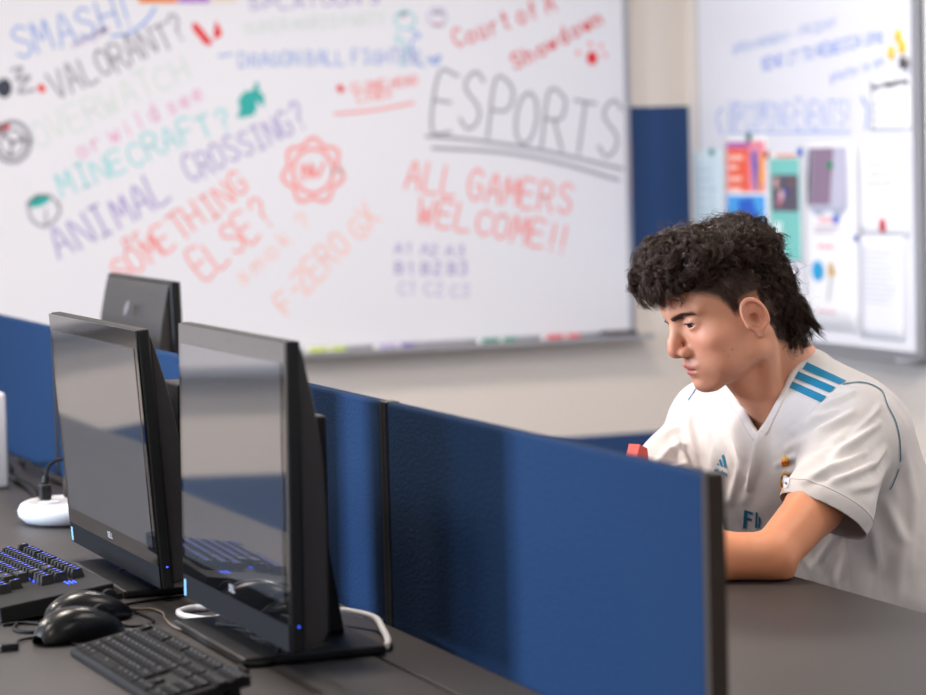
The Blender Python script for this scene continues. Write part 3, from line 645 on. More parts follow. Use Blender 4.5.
s1 = sheet('flyer', 7.275, 7.090, 1.000, 1.296, XS, 'pale green flyer at the far left end of the side whiteboard', 'flyer', pm('pale_green', (206, 224, 232)), 0.0)
tlines(s1, 7.25, 7.12, 1.03, 1.25, 8, XS-0.0006, (170, 190, 205), 0.007, 2)
s2 = sheet('poster', 7.078, 6.800, 1.018, 1.333, XS-0.0006, 'orange, pink and blue poster above the person\'s head', 'poster', paper, 0.0)
x = XS-0.0012
patch(s2, 7.055, 6.910, 1.301, 1.318, x, pm('plum', (172, 84, 170))); patch(s2, 6.910, 6.815, 1.301, 1.318, x, pm('pink', (236, 130, 150)))
patch(s2, 7.055, 6.915, 1.173, 1.300, x, pm('orange', (242, 98, 70))); patch(s2, 6.914, 6.815, 1.173, 1.300, x, pm('rosy', (232, 140, 160)))
patch(s2, 7.058, 6.817, 1.022, 1.164, x, pm('sky_block', (74, 164, 232)))
for k, (z, l) in enumerate(((1.283, 0.095), (1.255, 0.06), (1.222, 0.085), (1.19, 0.08))): patch(s2, 7.045, 7.045-l, z-0.017, z-0.004, x-0.0004, pm('peach_text', (252, 205, 190)), 'printed_line')
fg = MB().add([(x-0.0004, *p) for p in ((6.897, 1.285), (6.872, 1.295), (6.858, 1.25), (6.862, 1.205), (6.846, 1.176), (6.872, 1.176), (6.885, 1.21))], [list(range(7))])
fg.build('printed_figure', pm('blue_figure', (56, 88, 190)), s2)
MB().add([(x-0.0005, *p) for p in ((6.848, 1.27), (6.822, 1.29), (6.816, 1.22), (6.84, 1.176), (6.862, 1.176))], [list(range(5))]).build('printed_figure', pm('amber', (246, 160, 50)), s2)
MB().add([(x-0.0005, *p) for p in ((6.985, 1.15), (6.90, 1.16), (6.86, 1.10), (6.93, 1.05), (6.98, 1.09))], [list(range(5))]).build('printed_figure', pm('deep_blue', (36, 96, 200)), s2)
s3 = sheet('flyer', 6.795, 6.605, 0.980, 1.282, XS-0.0003, 'teal flyer with a group photo, right of the orange poster', 'flyer', paper, 0.0)
x = XS-0.0010
patch(s3, 6.788, 6.612, 0.985, 1.268, x, pm('teal_sheet', (122, 198, 190))); patch(s3, 6.777, 6.622, 1.120, 1.222, x-0.0004, pm('photo_dark', (92, 84, 98)), 'printed_photo')
for k, (y, z, c) in enumerate(((6.75, 1.20, (210, 170, 160)), (6.72, 1.165, (230, 190, 200)), (6.69, 1.175, (60, 70, 140)), (6.66, 1.20, (120, 90, 90)), (6.735, 1.15, (200, 120, 140)))):
    MB().add([(x-0.0007, y+0.014*math.cos(q*0.785), z+0.017*math.sin(q*0.785)) for q in range(8)], [list(range(8))]).build('printed_figure', pm('figure_%d' % k, c), s3)
patch(s3, 6.770, 6.720, 0.99, 1.09, x-0.0004, pm('mint_note', (216, 236, 232)))
patch(s3, 6.75, 6.63, 1.27, 1.279, x-0.0004, pm('orange_text', (230, 140, 110)), 'printed_line')
s4 = sheet('poster', 6.600, 6.300, 0.800, 1.306, XS-0.0009, 'tall white poster with a purple photo on top and a blue circle below', 'poster', paper, 0.0015)
x = XS-0.0030
patch(s4, 6.568, 6.345, 1.135, 1.295, x, pm('lavender', (190, 188, 208))); 
MB().add([(x-0.0004, *p) for p in ((6.530, 1.293), (6.415, 1.293), (6.440, 1.140), (6.548, 1.140))], [list(range(4))]).build('printed_photo', pm('mauve_photo', (140, 118, 140)), s4)
MB().add([(x-0.0005, *p) for p in ((6.566, 1.20), (6.548, 1.293), (6.535, 1.293), (6.552, 1.140), (6.566, 1.140))], [list(range(5))]).build('printed_photo', pm('dark_photo', (70, 66, 78)), s4)
MB().add([(x-0.0002, *p) for p in ((6.568, 1.134), (6.345, 1.134), (6.39, 1.108), (6.45, 1.126), (6.51, 1.108))], [list(range(5))]).build('printed_block', pm('grey_chevron', (168, 176, 192)), s4)
tlines(s4, 6.50, 6.40, 1.092, 1.108, 2, x, (236, 160, 165), 0.006, 3); tlines(s4, 6.53, 6.38, 1.06, 1.085, 2, x, (170, 140, 160), 0.005, 4); tlines(s4, 6.51, 6.40, 1.020, 1.034, 1, x-0.0004, (240, 150, 150), 0.008, 5)
for c_, rr in (('cyan_disc', 1.0),):
    MB().add([(x-0.0012, 6.515+0.034*math.cos(q*0.393), 0.960+0.028*math.sin(q*0.393)) for q in range(16)], [list(range(16))]).build('printed_disc', pm('cyan_disc', (38, 158, 210)), s4)
MB().add([(x-0.0012, *p) for p in ((6.452, 0.982), (6.435, 0.985), (6.418, 0.955), (6.428, 0.945), (6.442, 0.952), (6.455, 0.94))], [list(range(6))]).build('printed_figure', pm('mustard', (204, 160, 72)), s4)
MB().add([(x-0.0012, *p) for p in ((6.438, 0.942), (6.444, 0.942), (6.462, 0.88), (6.456, 0.88))], [list(range(4))]).build('printed_line', pm('thin_grey', (150, 150, 160)), s4)
tlines(s4, 6.52, 6.38, 0.84, 0.86, 1, x-0.0014, (220, 150, 160), 0.006, 6)
s5 = sheet('notice', 6.296, 6.030, 1.060, 1.298, XS-0.0003, 'white notice with three centred lines, upper right on the side whiteboard', 'notice', paper, 0.001)
x = XS-0.0014
tlines(s5, 6.235, 6.10, 1.235, 1.256, 1, x, (165, 168, 180), 0.006, 7); tlines(s5, 6.225, 6.12, 1.21, 1.232, 1, x, (165, 168, 180), 0.006, 8); tlines(s5, 6.245, 6.08, 1.19, 1.205, 1, x, (165, 168, 180), 0.006, 9); tlines(s5, 6.21, 6.12, 1.135, 1.15, 1, x-0.0008, (190, 190, 200), 0.005, 10)
s6 = sheet('notice', 6.288, 6.060, 0.790, 1.061, XS-0.0012, 'white typed sheet low on the side whiteboard, under a red magnet', 'notice', mat('cool_paper', (230, 231, 238), 0.85), 0.001)
tlines(s6, 6.262, 6.085, 0.88, 1.03, 11, XS-0.0024, (196, 198, 210), 0.004, 11)
s7 = sheet('note', 6.220, 6.012, 1.334, 1.472, XS, 'small white note with black script, top right corner of the side whiteboard', 'note', paper, 0.002)
o = write(s7, 'Sort Something', (6.210, 1.440), (6.028, 1.452), 0.018, 'ink', 0.0040, PlaneX(XS-0.0016), 0.05)
tlines(s7, 6.205, 6.04, 1.352, 1.412, 3, XS-0.0016, (165, 166, 176), 0.005, 12)
# sheets hanging down over the top of the long board
def hang(x0, x1, label, m_, z0=1.745):
    o = MB().box(x0, x1, YW-0.0245, YW-0.0235, z0, z0+0.30).build('poster', m_); return tag(o, label, 'poster')
hang(1.893, 2.000, 'orange poster whose lower edge shows above the VALORANT writing', pm('poster_orange', (232, 130, 60)))
hang(2.004, 2.094, 'violet poster edge at the top of the long whiteboard', pm('poster_violet', (176, 130, 200)), 1.744)
hang(2.098, 2.170, 'cream poster edge at the top of the long whiteboard', pm('poster_cream', (226, 214, 206)), 1.745)
# magnets
def magnet(y, z, c, label, r=0.011, h=0.007, x=XS-0.0036, sz=1.0):
    root = tag(empty('magnet', (x, y, z)), label, 'magnet', 'magnets on the side whiteboard')
    a = MB().lathe([(0, 0), (r, 0), (r, h*0.5), (r*0.8, h), (0, h)], n=20, sx=sz).build('magnet_body', mat('magnet_%d_%d_%d' % c, c, 0.35), root, True); a.rotation_euler = (0, -PI/2, 0)
    b = MB().lathe([(0, 0), (r*0.45, 0), (r*0.4, 0.001), (0, 0.001)], n=14).build('magnet_face', mat('magnet_%d_%d_%d' % c, c, 0.35), root, True); b.rotation_euler = (0, -PI/2, 0); b.location = (-h, 0, 0)
    return root
magnet(7.146, 1.290, (40, 140, 140), 'teal magnet on the pale green flyer', x=XS-0.0006)
magnet(6.908, 1.330, (50, 120, 110), 'dark green magnet topping the orange poster', 0.013, x=XS-0.0012)
magnet(6.800, 1.280, (200, 90, 60), 'brick red magnet between the orange poster and the teal flyer', x=XS-0.0012)
magnet(6.603, 1.284, (60, 110, 200), 'blue magnet at the top right corner of the teal flyer', 0.013, x=XS-0.0018)
magnet(6.432, 1.247, (40, 140, 90), 'green magnet on the purple photo', 0.012, x=XS-0.0034)
magnet(6.405, 1.102, (70, 110, 215), 'blue magnet below the purple photo', 0.012, x=XS-0.0034)
magnet(6.161, 1.088, (200, 40, 60), 'red magnet holding the white typed sheet', 0.013, sz=1.5, x=XS-0.0016)
magnet(6.300, 1.053, (70, 90, 190), 'small blue magnet at the top left of the typed sheet', 0.008, x=XS-0.0018)
magnet(6.070, 1.574, (252, 206, 30), 'topmost of three yellow magnets', 0.014, sz=1.3, x=XW-0.0221)
magnet(6.051, 1.545, (252, 206, 30), 'rightmost of three yellow magnets', 0.014, sz=1.3, x=XW-0.0221)
magnet(6.106, 1.533, (252, 206, 30), 'leftmost of three yellow magnets', 0.014, sz=1.3, x=XW-0.0221)
magnet(6.027, 1.505, (84, 84, 84), 'dark grey magnet under the three yellow magnets', 0.014, sz=1.2, x=XW-0.036)

# ---------------------------------------------------------------- implicit surfaces (person, clothes, hair volume)
import openvdb as vdb
def A3(*v): return np.array(v, dtype=np.float64)
def ell(P, c, r, Rm=None):
    q = P-A3(*c)
    if Rm is not None: q = q@Rm
    r = A3(*r); k0 = np.linalg.norm(q/r, axis=1); k1 = np.linalg.norm(q/(r*r), axis=1)+1e-9
    return k0*(k0-1.0)/k1
def sph(P, c, r): return np.linalg.norm(P-A3(*c), axis=1)-r
def cap(P, a, b, ra, rb):
    a = np.asarray(a, float); b = np.asarray(b, float); d = b-a
    t = np.clip(((P-a)@d)/(d@d), 0, 1)
    return np.linalg.norm(P-a-t[:, None]*d, axis=1)-(ra+(rb-ra)*t)
def smin(a, b, k):
    h = np.clip(0.5+0.5*(b-a)/k, 0, 1); return b*(1-h)+a*h-k*h*(1-h)
def smax(a, b, k): return -smin(-a, -b, k)
def rotm(ax, deg):
    a = math.radians(deg); c, s = math.cos(a), math.sin(a)
    return {'x': np.array([[1, 0, 0], [0, c, -s], [0, s, c]]), 'y': np.array([[c, 0, s], [0, 1, 0], [-s, 0, c]]), 'z': np.array([[c, -s, 0], [s, c, 0], [0, 0, 1]])}[ax]
def extract(f, lo, hi, h):
    """polygonise f=0 inside the box lo..hi on a grid of step h"""
    B = 20; lo = np.floor(np.asarray(lo)/h).astype(int); hi = np.ceil(np.asarray(hi)/h).astype(int)
    nb = (hi-lo+B-1)//B; g = vdb.FloatGrid(h*3)
    ii = np.stack(np.meshgrid(*[np.arange(n) for n in nb], indexing='ij'), -1).reshape(-1, 3)
    org = lo+ii*B; cen = (org+B/2.0)*h; d = f(cen); rad = h*B*0.5*1.7321*1.5+2*h
    for o in org[d < -rad]: g.fill(tuple(int(v) for v in o), tuple(int(v)+B-1 for v in o), -h*3)
    loc = np.stack(np.meshgrid(*[np.arange(B)]*3, indexing='ij'), -1).reshape(-1, 3)
    act = org[np.abs(d) <= rad]
    for k in range(0, len(act), 24):
        ch = act[k:k+24]; P = ((ch[:, None, :]+loc[None]).reshape(-1, 3))*h
        v = np.clip(f(P), -3*h, 3*h).reshape(len(ch), B, B, B)
        for o, a in zip(ch, v): g.copyFromArray(np.ascontiguousarray(a), ijk=tuple(int(q) for q in o))
    pts, tris, quads = g.convertToPolygons(isovalue=0.0)
    return np.asarray(pts, float)*h, np.asarray(quads)[:, ::-1], np.asarray(tris)[:, ::-1]
def np_mesh(name, V, Q, T, m, parent=None, smooth_it=0, keep=None):
    faces = [tuple(q) for q in Q]+[tuple(t) for t in T]
    me = bpy.data.meshes.new(name)
    me.from_pydata([tuple(v) for v in V], [], faces); me.materials.append(m)
    bm = bmesh.new(); bm.from_mesh(me)
    if keep is not None:
        bm.faces.ensure_lookup_table()
        bmesh.ops.delete(bm, geom=[fc for fc in bm.faces if not keep(fc.calc_center_median())], context='FACES')
    for _ in range(smooth_it): bmesh.ops.smooth_vert(bm, verts=bm.verts, factor=0.5, use_axis_x=True, use_axis_y=True, use_axis_z=True)
    bmesh.ops.recalc_face_normals(bm, faces=bm.faces)
    bm.to_mesh(me); bm.free()
    me.polygons.foreach_set('use_smooth', [True]*len(me.polygons)); me.update()
    o = bpy.data.objects.new(name, me); COL.objects.link(o)
    if parent: o.parent = parent
    return o
def coords(me):
    a = np.empty(len(me.vertices)*3); me.vertices.foreach_get('co', a); return a.reshape(-1, 3)
def normals(me):
    a = np.empty(len(me.vertices)*3); me.vertices.foreach_get('normal', a); return a.reshape(-1, 3)
def fbm(P, sc, seed=0):
    """cheap smooth noise from summed sines"""
    r2 = np.random.RandomState(seed); out = np.zeros(len(P))
    for k in range(7):
        v = r2.normal(size=3)*sc*(0.6+0.25*k); out += np.sin(P@v+r2.uniform(0, 6.28))*np.sin(P@(v[[1, 2, 0]])+r2.uniform(0, 6.28))/(1+0.35*k)
    return out/3.0

# head frame: x towards the face, y towards his left ear, z up; the head is bent 22 degrees down and faces -X
HM = A3(1.7415, 3.46, 1.0612); ha = math.radians(22)
HX = A3(-math.cos(ha), 0, -math.sin(ha)); HY = A3(0, -1, 0); HZ = A3(-math.sin(ha), 0, math.cos(ha))
HR = np.stack([HX, HY, HZ], 1)
def to_head(P): return (P-HM)@HR
def from_head(q): return HM+np.asarray(q)@HR.T
EYE = (0.0655, 0.0315, 0.0225); ER = 0.0122
ear_R = rotm('z', -20)@rotm('x', -6)@rotm('y', 12)
def f_face(P):
    q = to_head(P); y = q[:, 1]; s = q.copy(); s[:, 1] = np.abs(y)
    d = ell(s, (-0.016, 0, 0.044), (0.094, 0.0735, 0.085))
    d = smin(d, ell(s, (-0.055, 0, 0.018), (0.050, 0.055, 0.055)), 0.02)
    d = smin(d, ell(s, (0.034, 0, 0.052), (0.054, 0.060, 0.056)), 0.02)
    d = smin(d, ell(s, (0.026, 0, -0.012), (0.054, 0.060, 0.066)), 0.02)
    d = smin(d, cap(s, (0.000, 0.053, -0.048), (0.062, 0.016, -0.0705), 0.013, 0.0155), 0.022)
    d = smin(d, cap(s, (-0.006, 0.058, -0.005), (0.000, 0.053, -0.048), 0.012, 0.013), 0.02)
    d = smin(d, ell(s, (0.0695, 0, -0.0715), (0.0175, 0.019, 0.0155)), 0.012)
    d = smin(d, ell(s, (0.052, 0.041, -0.008), (0.020, 0.021, 0.017)), 0.02)
    d = smin(d, ell(s, (0.044, 0.036, -0.040), (0.026, 0.022, 0.026)), 0.018)
    d = smin(d, cap(s, (0.0765, 0.008, 0.0445), (0.058, 0.047, 0.044), 0.0105, 0.009), 0.010)
    # eye socket, eyeball and lids
    d = smax(d, -ell(s, (0.087, 0.031, 0.0225), (0.017, 0.0165, 0.0135)), 0.010)
    d = smin(d, ell(s, (0.066, 0, -0.044), (0.0215, 0.031, 0.026)), 0.012)
    # lids: a shell over the ball, with a narrow downcast opening
    lid = sph(s, EYE, ER+0.0018)
    e = s-A3(*EYE)
    open_ = np.abs(e[:, 2]+0.0016-0.10*(e[:, 1]))-0.0040*np.sqrt(np.clip(1-(e[:, 1]/0.0135)**2, 0, 1))
    lid = smax(lid, -np.maximum(np.maximum(open_, 0.004-e[:, 0]), -(sph(s, EYE, ER-0.001))), 0.0010)
    d = smin(d, lid, 0.0045)
    crease = ell(s, (0.0785, 0.032, 0.0315), (0.006, 0.013, 0.0016)); d = smax(d, -crease, 0.003)
    # nose
    d = smin(d, cap(s, (0.0765, 0, 0.030), (0.0935, 0, 0.000), 0.0070, 0.0082), 0.010)
    d = smin(d, cap(s, (0.0935, 0, 0.000), (0.0975, 0, -0.0095), 0.0082, 0.0094), 0.006)
    d = smin(d, ell(s, (0.0860, 0.0118, -0.0165), (0.0112, 0.0063, 0.0078)), 0.006)
    d = smin(d, cap(s, (0.086, 0, -0.024), (0.0990, 0, -0.0165), 0.0045, 0.0045), 0.005)
    d = smax(d, -ell(s, (0.0920, 0.0072, -0.0245), (0.0058, 0.0032, 0.0038)), 0.002)
    # lips
    d = smin(d, ell(s, (0.0785, 0.0065, -0.0395), (0.0105, 0.0175, 0.0056)), 0.004)
    d = smin(d, ell(s, (0.0780, 0, -0.0515), (0.0110, 0.0185, 0.0062)), 0.004)
    d = smax(d, -ell(s, (0.0895, 0, -0.0455), (0.0090, 0.0235, 0.0012)), 0.002)
    d = smax(d, -ell(s, (0.0905, 0, -0.0310), (0.0040, 0.0028, 0.0060)), 0.004)
    d = smax(d, -ell(s, (0.0900, 0, -0.0610), (0.0070, 0.0160, 0.0042)), 0.008)
    # ears
    c = A3(-0.0045, 0.0770, 0.003); e = (s-c)@ear_R
    rr = np.sqrt((e[:, 0]/0.0170)**2+((e[:, 2]-0.002)/0.0262)**2)
    plate = np.maximum((rr-1)*0.018, np.abs(e[:, 1]-0.0015)-0.0030)
    ring = np.sqrt(((rr-0.90)*0.019)**2+(e[:, 1]-0.0045)**2)-0.0036
    ring = smax(ring, (-e[:, 2]-0.021), 0.003); 
    rr2 = np.sqrt(((e[:, 0]+0.001)/0.0115)**2+((e[:, 2]+0.001)/0.0185)**2)
    anti = np.sqrt(((rr2-1.0)*0.0125)**2+(e[:, 1]-0.0040)**2)-0.0023
    anti = np.maximum(anti, e[:, 0]-0.004)
    ear = smin(smin(plate, ring, 0.003), anti, 0.002)
    ear = smin(ear, ell(e, (0.006, 0.003, -0.0265), (0.0078, 0.0042, 0.0082)), 0.004)
    ear = smin(ear, ell(e, (0.0150, 0.0035, -0.006), (0.0042, 0.004, 0.0065)), 0.003)
    ear = smax(ear, -ell(e, (0.0035, 0.0060, -0.006), (0.0085, 0.0085, 0.0110)), 0.003)
    scapha = np.maximum(np.abs(rr-0.68)*0.019-0.0022, np.abs(e[:, 1]-0.0062)-0.0032); scapha = np.maximum(scapha, e[:, 0]-0.004)
    ear = smax(ear, -scapha, 0.0015)
    d = smin(d, ear, 0.005)
    d = smax(d, -ell(e, (0.0040, 0.0020, -0.0055), (0.0078, 0.0105, 0.0105)), 0.002)
    d = smin(d, ell(e, (0.0150, 0.0045, -0.006), (0.0042, 0.004, 0.0060)), 0.002)
    return d
# body joints
SLs = A3(1.862, 3.330, 0.892); SRs = A3(1.838, 3.705, 0.880); ELb = A3(1.645, 3.154, 0.7615); ERb = A3(1.64, 3.575, 0.775)
WLb = A3(1.425, 3.285, 0.757); WRb = A3(1.395, 3.60, 0.757); NB = A3(1.864, 3.490, 0.950)
def hand_parts(W, fwd, side, up=(0, 0, 1)):
    """a relaxed, slightly curled hand: palm and five tapering fingers; side points to the thumb"""
    f_ = np.asarray(fwd)/np.linalg.norm(fwd); s_ = np.asarray(side)/np.linalg.norm(side); u_ = A3(*up)
    P_ = lambda a, b, c: W+f_*a+s_*b+u_*c
    L = [(P_(0.0, 0, 0), P_(0.02, 0, 0.001), 0.024, 0.022)]
    for b in (-0.028, -0.010, 0.010, 0.026): L.append((P_(0.018, b*0.7, 0.0), P_(0.085, b, 0.002), 0.0145, 0.0115))
    for b, ln in ((-0.030, 0.75), (-0.010, 0.93), (0.010, 1.0), (0.029, 0.92)):
        a0, a1, a2, a3 = P_(0.088, b, 0.002), P_(0.088+0.040*ln, b*1.08, -0.002), P_(0.088+0.062*ln, b*1.1, -0.011), P_(0.088+0.072*ln, b*1.1, -0.0215)
        L += [(a0, a1, 0.0098, 0.0088), (a1, a2, 0.0088, 0.0080), (a2, a3, 0.0080, 0.0070)]
    t0, t1, t2, t3 = P_(0.022, 0.018, -0.002), P_(0.050, 0.044, -0.006), P_(0.080, 0.055, -0.010), P_(0.102, 0.052, -0.014)
    L += [(t0, t1, 0.0150, 0.0115), (t1, t2, 0.0115, 0.0098), (t2, t3, 0.0098, 0.0080)]
    return L
HANDS = [(WLb, hand_parts(WLb, (-0.97, 0.12, 0), (0.12, 0.97, 0))), (WRb, hand_parts(WRb, (-0.97, -0.12, 0), (0.12, -0.97, 0)))]
def ys(P, c=3.52, k=0.70): q = P.copy(); q[:, 1] = (q[:, 1]-c)*k; return q
def f_trunk(P, g=0.0):
    q = ys(P)
    d = cap(q, (2.005, 0, 0.55), (1.880, 0.004, 0.83), 0.118+g, 0.112+g)
    d = smin(d, cap(P, (1.866, 3.40, 0.900), SLs, 0.060+g, 0.056+g), 0.05)
    d = smin(d, cap(P, (1.848, 3.62, 0.895), SRs, 0.060+g, 0.056+g), 0.05)
    d = smin(d, sph(P, (1.895, 3.525, 0.900), 0.072+g), 0.05)
    d = smin(d, cap(P, NB+A3(0, -0.02, 0), (1.868, 3.39, 0.925), 0.048+g, 0.045+g), 0.03)
    d = smin(d, cap(P, NB+A3(-0.01, 0.03, 0), (1.835, 3.64, 0.920), 0.046+g, 0.045+g), 0.03)
    return d
def f_skin(P):
    out = np.full(len(P), 0.5)
    tr = f_trunk(P, -0.006)
    tr = smin(tr, ell(P, (1.835, 3.50, 0.855), (0.048, 0.09, 0.050)), 0.03)
    d = smin(tr, cap(P, SLs, A3(1.738, 3.206, 0.815), 0.046, 0.0375), 0.03); d = smin(d, cap(P, A3(1.738, 3.206, 0.815), ELb, 0.0370, 0.0315), 0.012)
    d = smin(d, cap(P, SRs, ERb, 0.044, 0.037), 0.02)
    for E, W in ((ELb, WLb), (ERb, WRb)):
        mid = E+(W-E)*0.30
        d = smin(d, cap(P, E+A3(0, 0, 0.0), mid, 0.0315, 0.0335), 0.010); d = smin(d, cap(P, mid, W, 0.0335, 0.0240), 0.015)
    d = smin(d, cap(P, ELb+A3(0.014, -0.002, -0.020), ELb+A3(0.006, 0.0, -0.010), 0.015, 0.020), 0.012)
    for W, L in HANDS:
        near = np.linalg.norm(P-W, axis=1) < 0.30
        if near.any():
            Pn = P[near]; h_ = np.full(len(Pn), 1.0); pl_ = np.full(len(Pn), 1.0)
            for i, (a, b, ra, rb) in enumerate(L):
                if i < 5: pl_ = smin(pl_, cap(Pn, a, b, ra, rb), 0.010)
                elif i < 17: h_ = np.minimum(h_, cap(Pn, a, b, ra, rb))
                else: pl_ = smin(pl_, cap(Pn, a, b, ra, rb), 0.006)
            d[near] = smin(d[near], smin(pl_, h_, 0.005), 0.012)
    # neck with its muscles
    n0, n1 = from_head((-0.022, 0, -0.010)), NB
    d = smin(d, cap(P, n0, n1, 0.0545, 0.055), 0.030)
    d = smin(d, cap(P, from_head((0.020, 0, -0.052)), A3(1.818, 3.462, 0.912), 0.032, 0.030), 0.030)
    for s in (1, -1): d = smin(d, cap(P, from_head((-0.022, 0.055*s, -0.030)), A3(1.806, 3.460-0.018*s, 0.906), 0.015, 0.010), 0.014)
    near = np.linalg.norm(P-HM, axis=1) < 0.24
    if near.any(): d[near] = smin(d[near], f_face(P[near]), 0.013)
    d = np.where(P[:, 0] < 1.70, smax(d, 0.7305-P[:, 2], 0.004), np.maximum(d, 0.72-P[:, 2]))
    return d
person = tag(empty('person', (2.00, 3.50, 0.47)), 'person with curly dark hair in a white and teal football shirt, leaning on the desk', 'person')
def to_person(o): o.parent = person; o.matrix_parent_inverse = Matrix.Translation(-Vector(person.location))
V, Q, T = extract(f_skin, (1.22, 3.05, 0.71), (2.14, 3.95, 1.22), 0.0019)
skin_m = mat('skin', (205, 148, 120), 0.48, spec=0.45, sss=0.18, attr='pigment_shade', bump=0.12, scale=900, vary=0.05, vscale=90)
body = np_mesh('body', V, Q, T, skin_m, None, 2); to_person(body)

# pigment: skin colouring (lips, beard shadow, cropped hair at the temples, moles) plus shade painted into hollows
P = coords(body.data); q = to_head(P); n_ = len(P)
base = np.array(lin((212, 152, 122))[:3]); col = np.tile(base, (n_, 1))
def blend(colr, wgt): global col; wgt = np.clip(wgt, 0, 1)[:, None]; col = col*(1-wgt)+np.array(lin(colr)[:3])*wgt
def gauss(c, r): return np.exp(-(((q-A3(*c))/A3(*r))**2).sum(1))
qa = q.copy(); qa[:, 1] = np.abs(q[:, 1])
def ga(c, r): return np.exp(-(((qa-A3(*c))/A3(*r))**2).sum(1))
arm = (np.linalg.norm(P-HM, axis=1) > 0.24) & (P[:, 2] < 0.87)
blend((206, 134, 94), arm*0.75)
blend((214, 128, 104), ga((0.06, 0.045, -0.010), (0.03, 0.02, 0.02))*0.45)
blend((212, 124, 104), gauss((0.098, 0, -0.008), (0.014, 0.016, 0.012))*0.45)
blend((218, 124, 102), ga((-0.006, 0.085, 0.008), (0.022, 0.012, 0.032))*0.35)
blend((120, 62, 50), ga((-0.003, 0.0745, -0.002), (0.007, 0.006, 0.009))*0.55)  # shade painted into the ear hollow
blend((150, 108, 92), ga((0.082, 0.0, -0.0325), (0.014, 0.022, 0.0052))*0.62)       # moustache shadow
blend((176, 124, 104), ga((0.055, 0.030, -0.072), (0.035, 0.035, 0.020))*0.30)
lip = (ga((0.086, 0, -0.0405), (0.010, 0.0165, 0.0042))+ga((0.086, 0, -0.051), (0.010, 0.0150, 0.0050)))*1.5
blend((178, 92, 92), np.clip(lip-0.25, 0, 1)*(qa[:, 0] > 0.070))
blend((120, 60, 60), ga((0.085, 0, -0.0457), (0.012, 0.0175, 0.0011))*0.9)  # crease shade painted along the mouth line
blend((150, 100, 88), ga((0.078, 0.032, 0.030), (0.010, 0.014, 0.004))*0.5)
blend((44, 28, 24), ga((0.079, 0.031, 0.0222), (0.008, 0.0125, 0.0012))*1.0)        # upper lash line
brow = np.abs(qa[:, 2]-(0.0335+0.24*np.clip(qa[:, 1]-0.010, 0, 0.022)-11.0*np.clip(qa[:, 1]-0.034, 0, 1)**2))-0.0030*np.clip(1.15-((qa[:, 1]-0.026)/0.022)**2, 0, 1)
bw = np.clip(1-brow/0.0012, 0, 1)*(qa[:, 0] > 0.045)*(qa[:, 1] > 0.007)*(qa[:, 1] < 0.051)
blend((40, 27, 23), bw*0.9)
blend((58, 36, 30), ga((0.0915, 0.0075, -0.0225), (0.0045, 0.0035, 0.0035))*1.0)  # shade painted inside the nostrils
for m_ in ((0.052, 0.056, -0.028), (0.048, 0.056, -0.037), (0.040, 0.060, -0.031), (0.010, 0.06, -0.060), (-0.008, 0.06, -0.085)):
    dd = np.linalg.norm((qa-A3(*m_))*A3(1, 0.25, 1), axis=1); blend((74, 44, 36), np.clip(1.4-dd/0.0013, 0, 1)*0.8*(q[:, 1] > 0))
def scalp_w(q):
    """1 where hair grows: above the hairline, down behind the ear to the nape, fading at the temple"""
    x, y, z = q[:, 0], np.abs(q[:, 1]), q[:, 2]
    line = np.interp(x, [-0.13, -0.052, -0.043, -0.029, -0.025, -0.022, 0.008, 0.012, 0.0185, 0.0242, 0.0315, 0.0412, 0.0528, 0.0674, 0.10], [-0.080, -0.072, -0.064, -0.048, -0.030, 0.026, 0.026, 0.010, 0.010, 0.026, 0.0406, 0.0496, 0.058, 0.066, 0.085])
    return (z-line)
sw = scalp_w(q); head_only = (np.linalg.norm(q-A3(-0.01, 0, 0.02), axis=1) < 0.16) & (np.abs(q[:, 1]) < 0.0755)
fade = np.clip(sw/0.014+0.25, 0, 1)*head_only*(1-np.clip((np.abs(q[:, 1])-0.0735)/0.002, 0, 1))
blend((34, 24, 21), fade*0.92)
ca = body.data.color_attributes.new('pigment_shade', 'FLOAT_COLOR', 'POINT')
ca.data.foreach_set('color', np.concatenate([col, np.ones((n_, 1))], 1).ravel())

# eyes, set into the body mesh's sockets
eye_w = mat('eye_white', (168, 154, 150), 0.35, coat=0.1); iris_m = mat('brown_iris', (52, 30, 22), 0.12, coat=1.0); pupil_m = mat('pupil', (8, 6, 6), 0.1, coat=1.0)
for s in (1, -1):
    c = from_head((EYE[0], EYE[1]*s, EYE[2])); gaze = HX*0.93+HZ*(-0.22)+HY*(0.20)
    gz = Vector(gaze).normalized(); rot = gz.to_track_quat('Z', 'Y').to_matrix()
    mb = MB(); prof = [(ER*math.sin(PI*k/30), ER*math.cos(PI*k/30)) for k in range(31)]
    nn = 28; vs = []; fs = []
    for (r_, z_) in prof:
        for k in range(nn): vs.append(Vector(c)+rot@Vector((r_*math.cos(2*PI*k/nn), r_*math.sin(2*PI*k/nn), z_)))
    mi = []
    for i in range(30):
        for k in range(nn): fs.append([i*nn+k, i*nn+(k+1) % nn, (i+1)*nn+(k+1) % nn, (i+1)*nn+k]); mi.append(2 if i < 2 else 1 if i < 5 else 0)
    lash = []
    for k in range(15):
        y_ = (-0.0122+0.0244*k/14); zz = -0.0016+0.10*y_+0.0040*math.sqrt(max(0, 1-(y_/0.0135)**2))+0.0002; rr_ = ER+0.0026
        lash.append(Vector(from_head((EYE[0]+math.sqrt(max(rr_**2-y_*y_-zz*zz, 0)), (EYE[1]+y_)*s, EYE[2]+zz))))
    lo_ = MB().tube(lash, 0.0008, 6, smooth=False).build('eyelashes', mat('lash_black', (22, 15, 13), 0.7), None, True); to_person(lo_)
    o = mesh_obj('eye', vs, fs, eye_w, None, True, [eye_w, iris_m, pupil_m], mi); to_person(o)

